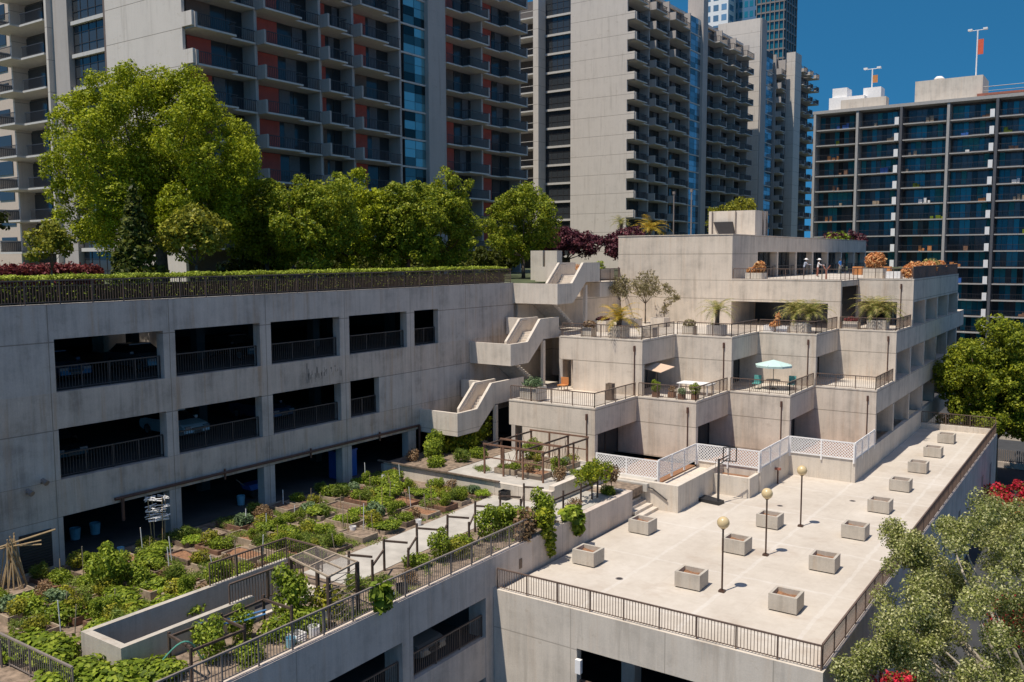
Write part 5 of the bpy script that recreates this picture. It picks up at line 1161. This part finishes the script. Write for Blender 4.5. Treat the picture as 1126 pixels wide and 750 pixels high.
# timber cube frame over the far planter
tf = thing('timber_pergola', 'open reddish-brown timber frame over a planted bed at the far end of the garden', 'pergola', (-31.5, 48.3, GZ + .62)); z0 = GZ + .62; h = 1.95
cxs = [-33.7, -32.2, -30.7, -29.2]; cys = [45.7, 47.6, 49.4, 51.2]
for i, x in enumerate(cxs):
    for j, y in enumerate(cys):
        if i in (0, 3) or j in (0, 3) or (i, j) == (1, 1): part('post', MB().beam((x, y, z0), (x, y, z0 + h), .10), M['wood_red'], tf)
for y in (45.7, 47.6, 51.2): part('top_beam', MB().beam((-33.8, y, z0 + h), (-29.1, y, z0 + h), .09, .1), M['wood_red'], tf)
for x in (-33.7, -30.7, -29.2): part('top_beam', MB().beam((x, 45.6, z0 + h - .09), (x, 51.3, z0 + h - .09), .09, .1), M['wood_dark'], tf)
for y in (45.7, 51.2): part('mid_rail', MB().beam((-33.7, y, z0 + 1.1), (-29.2, y, z0 + 1.1), .07), M['wood_red'], tf)
for k, (xa, xb, ya, yb) in enumerate(((-33.3, -31.7, 46.2, 47.6), (-33.3, -31.6, 48.6, 50.6), (-31.3, -29.5, 49.0, 50.8), (-31.4, -29.6, 46.1, 47.4))):
    nm_ = ['front left', 'rear left', 'rear right', 'front right'][k]
    bed(xa, xb, ya, yb, f'pale timber bed under the timber frame, {nm_} corner', 'mulch' if k == 3 else 'soil', .35, 'wood_pale', 'beds under the timber frame', z0)
    for j in range(2 if k < 3 else 1): veg(['herb', 'mound', 'bush', 'yellow', 'lettuce', 'kale', 'dry'][k * 2 + j], xa + .5 + j * .7, (ya + yb) / 2, z0 + .25, f'in the {nm_} timber-frame bed, {["left", "right"][j]} side', .9, 'plants under the timber frame')
tg = MB()
for i in range(40):
    x, y = gr_.uniform(-33.6, -29.3), gr_.uniform(45.8, 51.1); z = z0 + gr_.uniform(.2, 1.2); tg.tube([(x, y, z0), (x + gr_.uniform(-.5, .5), y + gr_.uniform(-.5, .5), z + .7)], .016, 4)
part('climbing_canes', tg, M['wood_red'], tf)
for i, (x, y, k, sc3) in enumerate(((-33.2, 51.0, 'bush', 1.1), (-31.5, 47.9, 'mound', 1.2), (-29.6, 48.1, 'bush', 1.0), (-30.4, 51.2, 'yellow', 1.2), (-28.6, 46.6, 'dry', 1.3), (-28.4, 49.2, 'herb', 1.2), (-28.3, 50.2, 'mound', 1.1), (-34.4, 46.4, 'herb', 1.0))):
    veg(k, x, y, z0, ['at the back left post of the timber frame', 'in the middle of the timber frame', 'at the right side of the timber frame', 'at the back of the timber frame', 'beside the thick wall, nearest', 'beside the thick wall, in the middle', 'beside the thick wall, farthest', 'outside the left front timber-frame post'][i], sc3, 'plants under the timber frame')
# low walls around that planter
lw = thing('garden_wall', 'long low concrete wall with pale coping between garden and upper patio', 'wall', (-34, 43.8, GZ))
part('wall', MB().box(-40.6, -31.4, 43.6, 43.98, GZ - .2, GZ + .85).box(-31.4, -27.3, 43.62, 43.96, GZ - .2, GZ + .8), M['conc_plaza_wall'], lw)
lw = thing('garden_wall', 'thick sloping-looking concrete wall right of the timber frame', 'wall', (-27.4, 47, GZ))
part('wall', MB().box(-27.69, -27.3, 43.98, 50.8, GZ - .2, GZ + 1.05), M['conc_light'], lw)
part('timber_coping', MB().beam((-41, 43.5, GZ + .97), (-31.0, 43.55, GZ + .9), .16, .08), M['wood'], lw)
# bamboo frame and twig tower
bf = thing('bamboo_frame', 'dry bamboo pole frame with a long leaning cane at the far left', 'bamboo frame', (-39.6, 18.8, GZ)); bm_ = MB()
for i in range(20):
    a = gr_.uniform(0, 6.28); bm_.tube([(-39.6 + .6 * math.cos(a), 18.8 + .6 * math.sin(a), GZ), (-39.6 + gr_.uniform(-.25, .25), 18.8 + gr_.uniform(-.25, .25), GZ + gr_.uniform(2.0, 2.6))], .03, 5)
part('canes', bm_, M['bamboo'], bf)
part('cross_cane', MB().tube([(-40.2, 17.0, GZ + 1.9), (-39.1, 20.5, GZ + 2.5)], .04, 6).tube([(-40.0, 18.2, GZ + 2.0), (-39.0, 19.8, GZ + 2.2)], .03, 6).tube([(-40.6, 17.4, GZ + 2.2), (-39.2, 19.9, GZ + 1.95)], .035, 6), M['bamboo'], bf)
tw = thing('twig_tower', 'spindly tower of white twigs on thin legs in front of the dark garage', 'plant support', (-40.0, 26.2, GZ)); tm = MB(); lg = MB()
for k in range(3):
    for i in range(12):
        z = GZ + 1.5 + k * .5 + gr_.uniform(-.1, .1); a = gr_.uniform(0, 6.28)
        tm.tube([(-40 + .5 * math.cos(a), 26.2 + .65 * math.sin(a), z), (-40 + .5 * math.cos(a + 1.9), 26.2 + .65 * math.sin(a + 1.9), z + gr_.uniform(-.12, .12))], .022, 4)
for a in (0, 1.6, 3.1, 4.7): lg.tube([(-40 + .35 * math.cos(a), 26.2 + .35 * math.sin(a), GZ), (-40 + .45 * math.cos(a), 26.2 + .5 * math.sin(a), GZ + 2.6)], .025, 5)
part('twigs', tm, M['white'], tw); part('legs', lg, M['bamboo'], tw)
# loose things
def bucket(label, x, y, z, mat, r=.17, h=.36): return solo('bucket', MB().lathe((x, y, z), [(r * .8, 0), (r, h), (r * .92, h), (r * .75, .04)], 14), M[mat], label, 'bucket', 'buckets and tubs', (x, y, z))
bucket('pale blue bucket inside the shaded garage beside the blue cart', -42.7, 33.5, GZ, 'cyan', .25, .55)
bucket('white bucket by the edge railing near the shade frame', -25.2, 23.0, GZ, 'white', .24, .45)
bucket('blue bucket among the strip plants by the railing', -25.3, 21.9, GZ, 'cyan', .2)
bucket('black tub beside the edge railing next to the squash vine', -25.3, 28.2, GZ, 'black', .3, .45)
bucket('grey metal tub near the edge railing behind the white bucket', -25.6, 23.9, GZ, 'rim', .33, .5)
bucket('white jug-like bucket in the middle of the garden beds', -33.2, 33.2, GZ, 'white', .18, .4)
bucket('small pale blue bucket at the shaded edge of the beds', -40.3, 24.3, GZ, 'cyan', .18, .4)
bucket('white bucket on the beds near the path bend', -31.2, 36.2, GZ, 'white', .17, .35)
def crate(label, x, y, z, s_, mat):
    t = thing('crate', label, 'crate', (x, y, z), 'crates in the garden'); a, b, c = s_; m = MB()
    m.box(x - a, x + a, y - b, y + b, z, z + .03)
    for i in range(3):
        q = z + .05 + i * c / 3; w = c / 3 - .03
        m.box(x - a, x + a, y - b, y - b + .02, q, q + w).box(x - a, x + a, y + b - .02, y + b, q, q + w).box(x - a, x - a + .02, y - b + .021, y + b - .021, q, q + w).box(x + a - .02, x + a, y - b + .021, y + b - .021, q, q + w)
    part('slats', m, M[mat], t); 
    for sx in (-1, 1):
        for sy in (-1, 1): part('corner_post', MB().box(x + sx * (a - .05) - .02, x + sx * (a - .05) + .02, y + sy * (b - .05) - .02, y + sy * (b - .05) + .02, z + .03, z + c), M[mat], t)
    return t
crate('blue plastic crate on the garden strip, by the edge railing', -25.4, 27.3, GZ, (.3, .22, .32), 'cyan')
crate('white crate near the white bucket at the railing', -25.5, 22.4, GZ, (.28, .25, .3), 'white')
crate('weathered wooden crate by the far end of the edge railing', -25.3, 34.2, GZ, (.35, .3, .5), 'wood_pale')
crate('small dark crate beside the shaded low wall', -30.3, 43.1, GZ, (.28, .25, .55), 'black')
crate('white frame crate standing near the long low wall', -38.9, 42.4, GZ, (.5, .3, .45), 'white')
hs = MB(); hs.tube([(-26.6 + .5 * math.sin(t * .9), 17.4 + t * .45, GZ + .9 + .55 * math.sin(t * 1.3)) for t in [i * .25 for i in range(16)]], .03, 6)
solo('garden_hose', hs, M['hose_green'], 'looping green hose over the plants right of the pit', 'hose', None, (-26.6, 18, GZ + .9))
solo('garden_hose', MB().tube([(-27.6, 19.5, GZ + 1.2), (-27.2, 21, GZ + 1.0), (-27.0, 22.2, GZ + .95)], .035, 6).tube([(-27.4, 19.5, GZ + 1.15), (-27.0, 21, GZ + .9), (-26.8, 22.0, GZ + .9)], .035, 6), M['hose_blue'], 'pair of blue pipes lying across the plant rails', 'hose', None, (-27.2, 21, GZ + 1))
bc = thing('storage_bin', 'tall dark blue storage bin in the shaded ground floor opening', 'bin', (-42.6, 41.6, GZ))
part('bin_body', MB().prism([(-43.1, 41.0), (-42.1, 41.0), (-42.1, 42.6), (-43.1, 42.6)], 'z', GZ, GZ + 1.75), M['blue'], bc); part('lid', MB().box(-43.15, -42.05, 40.95, 42.65, GZ + 1.75, GZ + 1.83), M['blue'], bc)
ct = thing('garden_cart', 'blue garden cart parked in the dark ground floor', 'cart', (-43.6, 35.4, GZ))
part('tray', MB().prism([(34.7, GZ + .5), (36.2, GZ + .5), (36.4, GZ + .85), (34.5, GZ + .85)], 'x', -44.0, -43.2), M['blue'], ct)
for y in (34.9, 36.0): part('wheel', MB().tube([(-44.05, y, GZ + .25), (-43.15, y, GZ + .25)], .25, 14), M['tyre'], ct)
part('handle', MB().tube([(-43.6, 34.5, GZ + .8), (-43.6, 33.9, GZ + 1.3)], .03, 6), M['rail_grey'], ct)
for i, y in enumerate((23.4, 24.4, 25.5)):
    bucket(f'pale storage tub on the floor of the dark ground floor, {ORD[i]} from the left', -44.6, y, GZ, 'cyan', .28, .6)

# ================================================================== TERRACE THINGS
def pot(label, x, y, z, w=.9, h=.75, mat='conc_plaza_wall', grp='planter boxes on the terraces'):
    t = thing('planter_box', label, 'planter', (x, y, z), grp); a = w / 2; k = .08
    part('box', MB().box(x - a, x + a, y - a, y - a + k, z, z + h).box(x - a, x + a, y + a - k, y + a, z, z + h).box(x - a, x - a + k, y - a + k, y + a - k, z, z + h - .001).box(x + a - k, x + a, y - a + k, y + a - k, z, z + h - .001), M[mat], t)
    part('pot_soil', MB().box(x - a + k, x + a - k, y - a + k, y + a - k, z + .02, z + h - .1), M['soil'], t)
pz = L2 + .02
pot('large weathered planter holding the spiky golden palm on the middle terrace', -32.0, 60.9, pz, 1.25, .95)
palm('spiky golden palm in a weathered planter on the middle terrace', (-32.0, 60.9, pz + .8), 24, 2.3, .55, 'lf_palm_y', 72, 1.45, 'palms on the terraces', .2, .2)
pot('small weathered planter left of the golden palm planter', -34.2, 60.2, pz, .85, .8)
tag(link('shrub', leaf_mesh('potshrub', [(0, 0, .2, .5, .5, .3)], 400, .1, M['lf_dry'], 3, inner=.3), None, (-34.2, 60.2, pz + .8)), 'dry brownish shrub in the small planter left of the golden palm', 'shrub')
pot('pale planter with purple plants behind the golden palm', -36.2, 66.0, pz, 1.3, .9, 'conc_light')
tag(link('shrub', leaf_mesh('purple', [(0, 0, .15, .6, .5, .2)], 400, .1, M['lf_plum'], 4, inner=.3), None, (-36.2, 66.0, pz + .85)), 'low purple plants in the pale planter behind the golden palm', 'shrub')
tree('small_tree', 'thin brownish olive tree at the left corner of the middle terrace', (-36.4, 69.5, pz), bl((0, 0, 3.4), (.8, .9, .9), 10, .4, .6, 97), 1500, .09, 'lf_olive', 2.6, .05, 97, nl=6, inner=.3)
tree('small_tree', 'bigger wispy olive tree against the tall concrete wall', (-36.9, 75.5, pz), bl((0, 0, 3.3), (1.4, 1.5, 1.3), 20, .35, .6, 98), 2400, .085, 'lf_olive', 2.0, .06, 98, nl=12, inner=.2)
tree('small_tree', 'thin sapling right of the bigger wispy olive tree', (-35.2, 76.0, pz), [(0, 0, 1.3, .35), (.2, .1, 1.9, .45), (.6, .3, 2.8, .6), (.2, 0, 3.4, .5), (1.0, .2, 2.4, .4)], 800, .085, 'lf_olive', 2.0, .04, 99, nl=4, inner=.2)
pot('pale planter at the foot of the wispy olive tree', -34.2, 73.0, pz, 1.3, .8, 'conc_light'); pot('pale long planter between the olive trees', -36.6, 72.0, pz, 1.5, .7, 'conc_light')
pot('planter by the railing corner of the middle terrace', -30.2, 62.6, pz, .9, .8)
pot('planter with small round shrub left of the drooping palm', -28.6, 66.5, pz, .9, .7)
tag(link('shrub', leaf_mesh('roundshrub', [(0, 0, .25, .5, .5, .35)], 420, .08, M['lf_olive'], 5, inner=.3), None, (-28.6, 66.5, pz + .65)), 'small round shrub in the planter left of the drooping palm', 'shrub')
pot('dark planter holding the drooping palm', -26.5, 67.0, pz, 1.2, .85, 'conc_fac')
palm('drooping green palm in front of the tall concrete wall', (-26.5, 67.0, pz + .75), 28, 2.0, 1.15, 'lf_palm', 73, 1.3, 'palms on the terraces', .16, .17)
pot('planter holding the bushy palm under the roof band', -21.6, 72.7, pz, 1.3, .85)
for i, (x, y, lb_) in enumerate(((-22.4, 73.6, 'bushy fan of palm leaves under the roof band, left half'), (-20.9, 73.0, 'bushy fan of palm leaves under the roof band, right half'))):
    palm(lb_, (x, y, pz + .75), 34, 2.2, .8, 'lf_palm', 74 + i, 1.4, 'palms on the terraces', .16, .18)
pot('planter holding the broad palm on the right-hand terrace', -17.1, 79.2, pz, 1.5, .85); pot('planter of pink-red plants on the right-hand terrace', -19.1, 78.7, pz, 1.2, .7)
palm('broad golden-green palm on the right-hand terrace', (-17.5, 79.4, pz + .75), 38, 2.4, .9, 'lf_palm', 76, 1.4, 'palms on the terraces', .18, .18)
palm('smaller green palm overlapping the broad one on its right', (-16.5, 79.6, pz + .75), 26, 1.9, .7, 'lf_palm', 77, 1.3, 'palms on the terraces', .14, .18)
tag(link('shrub', leaf_mesh('pink', [(0, 0, .2, .6, .5, .28)], 480, .09, M['lf_red'], 6, inner=.3), None, (-19.1, 78.7, pz + .6)), 'pink-red plants in a planter on the right-hand terrace', 'shrub')
for i, (x, y) in enumerate(((-24.0, 72.4), (-22.9, 72.2))): pot(f'white low planter behind the railing left of the bushy palm, {["left", "right"][i]} one', x, y, pz, .9, .55, 'white')
tag(link('succulent', leaf_mesh('succ', [(0, 0, .3, .3, .3, .35), (.1, 0, .8, .2, .2, .4), (-.2, .1, .2, .4, .4, .2)], 500, .1, M['lf_orange'], 7, inner=.3), None, (-23.4, 72.0, pz + .45)), 'spiky orange succulent between the two white planters', 'succulent', 'orange succulents')
# level 1 terraces
p1z = L1 + .02
pot('square planter with spiky silver plants beside the lowest stair', -34.9, 53.3, p1z + .1, 1.4, .95)
tag(link('silver_plant', leaf_mesh('silver', [(0, 0, .3, .8, .6, .35), (.4, 0, .5, .3), (-.3, .1, .55, .25)], 420, .16, M['lf_grey'], 8, inner=.2, aspect=.2), None, (-34.9, 53.3, p1z + .95)), 'spiky silver plants in the planter beside the lowest stair', 'shrub')
ch = thing('patio_chair', 'orange patio chair by the dark door on the lowest terrace', 'chair', (-35.6, 58.6, p1z))
part('seat', MB().box(-35.95, -35.3, 58.3, 58.9, p1z + .38, p1z + .46), M['orange'], ch); part('backrest', MB().box(-35.95, -35.3, 58.88, 58.95, p1z + .46, p1z + 1.0), M['orange'], ch)
for sx in (-35.9, -35.35):
    for sy in (58.35, 58.85): part('leg', MB().beam((sx, sy, p1z), (sx, sy, p1z + .38), .05), M['wood_pale'], ch)
pot('brown pot pair at the railing of the lowest left terrace', -30.4, 56.6, p1z, .5, 1.2, 'wood')
def parasol(label, x, y, z, r, h, cloth, tilt=0.0, sides=8, rot=0.0, sag=.35):
    t = thing('parasol', label, 'parasol', (x, y, z), 'parasols on the terraces')
    link('pole', MB().tube([(0, 0, 0), (0, 0, h)], .03, 8).mesh('pole', [M['rail_grey']]), t); link('base', MB().lathe((0, 0, 0), [(.28, 0), (.28, .06), (.08, .12)], 14).mesh('base', [M['black']]), t)
    m = MB(); R2 = [(r * math.cos(rot + 6.28318 * i / sides), r * math.sin(rot + 6.28318 * i / sides), h - sag) for i in range(sides)]
    vs = [(0, 0, h + .05)] + R2 + [(v[0] * .985, v[1] * .985, v[2] - .16) for v in R2]
    m.add(vs, [(0, 1 + i, 1 + (i + 1) % sides) for i in range(sides)] + [(1 + i, 1 + sides + i, 1 + sides + (i + 1) % sides, 1 + (i + 1) % sides) for i in range(sides)])
    c = link('canopy', m.mesh('canopy', [M[cloth]]), t); rb_ = MB()
    for v in R2: rb_.beam((0, 0, h), v, .02)
    link('ribs', rb_.mesh('ribs', [M['rail_grey']]), t)
    if tilt:
        for o in (c,): o.rotation_euler = (tilt, 0, 0); o.location = (0, math.sin(tilt) * h * .9, h * (1 - math.cos(tilt)))
    return t
parasol('mint green parasol over the little table on the third lower terrace', -22.3, 68.2, p1z, 1.45, 2.25, 'mint')
tb2 = thing('patio_table', 'small table under the mint green parasol', 'table', (-22.3, 68.2, p1z))
part('table_top', MB().lathe((-22.3, 68.2, p1z + .68), [(.55, 0), (.55, .05)], 20).box(-22.3, -22.29, 68.2, 68.21, p1z + .68, p1z + .69), M['rail_grey'], tb2)
for a in (0.4, 2.5, 4.6): part('leg', MB().beam((-22.3 + .4 * math.cos(a), 68.2 + .4 * math.sin(a), p1z), (-22.3 + .25 * math.cos(a), 68.2 + .25 * math.sin(a), p1z + .68), .04), M['rail_grey'], tb2)
def seat(label, x, y, z, mat):
    t = thing('patio_chair', label, 'chair', (x, y, z), 'chairs under the mint parasol')
    part('seat', MB().box(x - .28, x + .28, y - .28, y + .28, z + .40, z + .47), M[mat], t); part('backrest', MB().prism([(x - .28, y + .22), (x + .28, y + .22), (x + .28, y + .29), (x - .28, y + .29)], 'z', z + .47, z + 1.05), M[mat], t)
    for sx in (-.25, .25):
        for sy in (-.25, .25): part('leg', MB().beam((x + sx, y + sy, z), (x + sx, y + sy, z + .4), .04), M['rail_dark'], t)
seat('teal chair right of the mint parasol', -21.0, 68.6, p1z, 'teal'); seat('teal chair left of the mint parasol', -23.4, 67.6, p1z, 'teal')
aw = thing('shade_sail', 'pale tan square sunshade tilted in front of the second terrace recess', 'sunshade', (-29.0, 61.6, p1z))
part('cloth', MB().add([(-30.0, 60.4, p1z + 2.0), (-28.3, 60.6, p1z + 1.7), (-27.9, 62.2, p1z + 2.0), (-29.6, 62.0, p1z + 2.3), (-30.0, 60.4, p1z + 1.96), (-28.3, 60.6, p1z + 1.66), (-27.9, 62.2, p1z + 1.96), (-29.6, 62.0, p1z + 2.26)], [(0, 1, 2, 3), (7, 6, 5, 4), (0, 4, 5, 1), (1, 5, 6, 2), (2, 6, 7, 3), (3, 7, 4, 0)]), M['tan_cloth'], aw)
part('pole', MB().tube([(-29.0, 61.3, p1z), (-29.0, 61.3, p1z + 2.0)], .035, 8), M['rail_grey'], aw); part('base', MB().lathe((-29.0, 61.3, p1z), [(.3, 0), (.3, .08), (.06, .12)], 12), M['black'], aw)
wt = thing('patio_table', 'big white table on the second lower terrace', 'table', (-26.3, 62.6, p1z))
part('table_top', MB().box(-27.6, -25.0, 61.9, 63.3, p1z + .78, p1z + .84), M['white'], wt)
for sx in (-27.4, -25.2):
    for sy in (62.0, 63.2): part('leg', MB().beam((sx, sy, p1z), (sx, sy, p1z + .78), .08), M['white'], wt)
for i, (x, y, k, lb_) in enumerate(((-28.2, 59.6, 'bush', 'at the left of the cluttered second terrace'), (-26.2, 59.7, 'kale', 'by the railing below the white table'), (-25.3, 60.0, 'bush', 'at the railing corner of the second terrace'), (-27.2, 60.2, 'dry', 'amid the clutter on the second terrace'))):
    pot(f'clay pot {lb_}', x, y, p1z, .45, .4, 'wood_red'); veg(k, x, y, p1z + .35, 'in a pot ' + lb_, .75, 'potted plants on the second terrace')
# roof terrace
rz3 = L3 + .02
def succ(label, x, y, z, w, h, leaf='lf_orange', n=900, sd=1): return tag(link('succulent', leaf_mesh('succulent', [(0, 0, h * .5, w, w * .8, h * .55), (w * .4, 0, h * .75, w * .5), (-w * .4, .1, h * .7, w * .5)], n, .13, M[leaf], sd, inner=.4), None, (x, y, z)), label, 'succulent', 'orange succulents')
pot('large planter with round orange shrub on the roof terrace', -19.0, 86.0, rz3, 1.7, 1.0); succ('large round orange shrub on the roof terrace', -19.0, 86.0, rz3 + .85, .85, 1.5, n=1300)
pot('low planter at the left end of the roof terrace railing', -27.9, 79.8, rz3, 1.5, .6); succ('orange spiky plant at the left end of the roof terrace', -27.6, 79.8, rz3 + .5, .5, 1.1, sd=2); succ('pale golden tuft left of the spiky orange plant', -28.4, 79.8, rz3 + .5, .4, .5, 'lf_orange', 400, 3)
pot('white trough near the right corner of the roof terrace', -17.2, 85.4, rz3, 1.2, .7, 'white'); succ('sprawling orange plant at the right corner of the roof terrace', -16.1, 85.6, rz3 + .2, .55, 1.0, sd=4)
for i, (x, y) in enumerate(((-16.3, 90), (-16.2, 95.5), (-16.2, 101))): succ(f'orange plant behind the dark roof railing, {ORD[i]} from the front', x, y, rz3 + .2, .85, 1.25, sd=5 + i)
tag(link('shrub', leaf_mesh('yg', [(0, 0, .8, .9, .9, .7)], 800, .14, M['lf_palm'], 9, inner=.3, aspect=.25), None, (-16.4, 98.2, rz3 + .3)), 'spiky yellow-green shrub among the orange plants behind the roof railing', 'shrub')
for i, (x, y) in enumerate(((-24.5, 103), (-22.0, 105))): pot(f'terracotta tub at the far side of the roof terrace, {["left", "right"][i]} one', x, y, rz3, 1.0, .9, 'orange')
gm = MB().box(-25.5, -19, 80.3, 80.5, rz3, rz3 + .01)
fig = thing('bird_sculpture', 'small dark red forked sculpture standing at the roof terrace railing', 'sculpture', (-22.6, 83.3, rz3))
part('stem', MB().tube([(-22.6, 83.3, rz3), (-22.6, 83.3, rz3 + .85)], [.09, .07], 8), M['trouser_red'], fig)
part('arms', MB().tube([(-22.6, 83.3, rz3 + .75), (-22.95, 83.3, rz3 + 1.3)], [.07, .04], 6).tube([(-22.6, 83.3, rz3 + .75), (-22.25, 83.3, rz3 + 1.25)], [.07, .04], 6), M['trouser_red'], fig)

# people on the roof terrace -----------------------------------------
def person(label, loc, rz, shirt, trouser, J, hat=None, sleeve='skin'):
    """one skinned body; J gives joint positions in metres, feet on z=0"""
    names = list(J['p']); idx = {n: i for i, n in enumerate(names)}
    me = bpy.data.meshes.new('person_rig'); me.from_pydata([J['p'][n][:3] for n in names], [(idx[a], idx[b]) for a, b in J['e']], [])
    o = bpy.data.objects.new('rig', me); COL.objects.link(o)
    md = o.modifiers.new('s', 'SKIN'); md.use_smooth_shade = True
    sv = me.skin_vertices[0].data
    for n in names: sv[idx[n]].radius = (J['p'][n][3], J['p'][n][3] * (J['p'][n][4] if len(J['p'][n]) > 4 else 1)); sv[idx[n]].use_root = (n == 'hip')
    o.modifiers.new('ss', 'SUBSURF').levels = 2
    dg = bpy.context.evaluated_depsgraph_get(); m2 = bpy.data.meshes.new_from_object(o.evaluated_get(dg)); bpy.data.objects.remove(o)
    for mt in (M['skin'], M[shirt], M[trouser], M['black']): m2.materials.append(mt)
    hip = J['p']['hip'][2]; neck = J['p']['neck'][2]
    for p in m2.polygons:
        z = p.center.z; p.use_smooth = True
        lx = abs(p.center.x)
        if z > neck - .02: p.material_index = 0
        elif z < .09: p.material_index = 3
        elif z > hip + .02 and lx < .30 and not (lx > .2 and z < hip + .2): p.material_index = 1
        elif z < hip + .06 and lx < .22: p.material_index = 2
        else: p.material_index = 0
    t = tag(link('person', m2, None, loc), label, 'person', 'people on the roof terrace'); t.rotation_euler.z = rz
    h = J['p']['head']
    hm = MB(); hm.lathe((h[0], h[1] + .01, h[2] - .02), [(.122, 0), (.125, .05), (.10, .115), (.03, .145)], 14)
    link('hair', hm.mesh('hair', [M['black']], smooth=True), t)
    if hat: link('hat', MB().lathe((h[0], h[1], h[2] + .05), [(.27, 0), (.26, .02), (.14, .03), (.13, .12), (.05, .15)], 16).mesh('hat', [M[hat]], smooth=True), t)
    return t
def joints(bend=0.0, arms='down', sit=False):
    b = bend
    P = {'hip': (0, 0, .95, .13, .8), 'waist': (0, -b * .2, 1.1, .12, .75), 'chest': (0, -b * .55, 1.33, .15, .72), 'neck': (0, -b * .8, 1.50, .055), 'chin': (0, -b * .9 - .01, 1.57, .07), 'head': (0, -b - .01, 1.66, .105), 'top': (0, -b, 1.74, .07),
         'hl': (.10, 0, .88, .09), 'kl': (.11, -.03, .50, .06), 'al': (.11, .02, .09, .042), 'tl': (.11, -.14, .04, .04), 'hr': (-.10, 0, .88, .09), 'kr': (-.11, .02, .50, .06), 'ar': (-.11, .08, .09, .042), 'tr': (-.11, -.08, .04, .04),
         'sl': (.19, -b * .6, 1.42, .058), 'sr': (-.19, -b * .6, 1.42, .058)}
    if arms == 'down': el, wl, er, wr = (.25, -b * .5 + .02, 1.15), (.24, -b * .5 - .10, .92), (-.25, -b * .5 + .02, 1.15), (-.24, -b * .5 - .1, .92)
    else: el, wl, er, wr = (.30, -b - .12, 1.2), (.18, -b - .36, 1.16), (-.30, -b - .12, 1.2), (-.12, -b - .38, 1.18)
    P.update({'el': el + (.042,), 'wl': wl + (.032,), 'er': er + (.042,), 'wr': wr + (.032,)})
    for s, w in (('l', P['wl']), ('r', P['wr'])):
        d = -1 if arms != 'down' else 0; P['pm' + s] = (w[0], w[1] - (.07 if d else .02), w[2] - (0 if d else .07), .034)
        for i in range(4): P[f'f{s}{i}'] = (w[0] + (-.033 + .022 * i), w[1] - (.16 if d else .045), w[2] - (.01 if d else .155 - .012 * abs(i - 1.5)), .010)
        P['th' + s] = (w[0] + (.05 if s == 'r' else -.05), w[1] - (.10 if d else .06), w[2] - (0 if d else .09), .011)
    E_ = [('hip', 'waist'), ('waist', 'chest'), ('chest', 'neck'), ('neck', 'chin'), ('chin', 'head'), ('head', 'top'), ('hip', 'hl'), ('hl', 'kl'), ('kl', 'al'), ('al', 'tl'), ('hip', 'hr'), ('hr', 'kr'), ('kr', 'ar'), ('ar', 'tr'), ('chest', 'sl'), ('sl', 'el'), ('el', 'wl'), ('chest', 'sr'), ('sr', 'er'), ('er', 'wr'), ('wl', 'pml'), ('wr', 'pmr')]
    for s in 'lr': E_ += [('pm' + s, f'f{s}{i}') for i in range(4)] + [('pm' + s, 'th' + s)]
    return {'p': P, 'e': E_}
person('person in a bluish-white top leaning forward at the roof terrace, leftmost', (-28.1, 95.0, rz3), 2.2, 'shirt_grey', 'trouser', joints(.22, 'fwd'), 'white')
person('person in a white top and white sun hat reaching out on the roof terrace', (-25.7, 91.6, rz3), 1.7, 'shirt_white', 'trouser_red', joints(.12, 'fwd'), 'white')
person('person in a bright blue top and pale trousers walking by the gallery columns', (-27.9, 113.2 - 4.6, rz3), 1.2, 'shirt_blue', 'trouser_pale', joints(.02, 'down'))
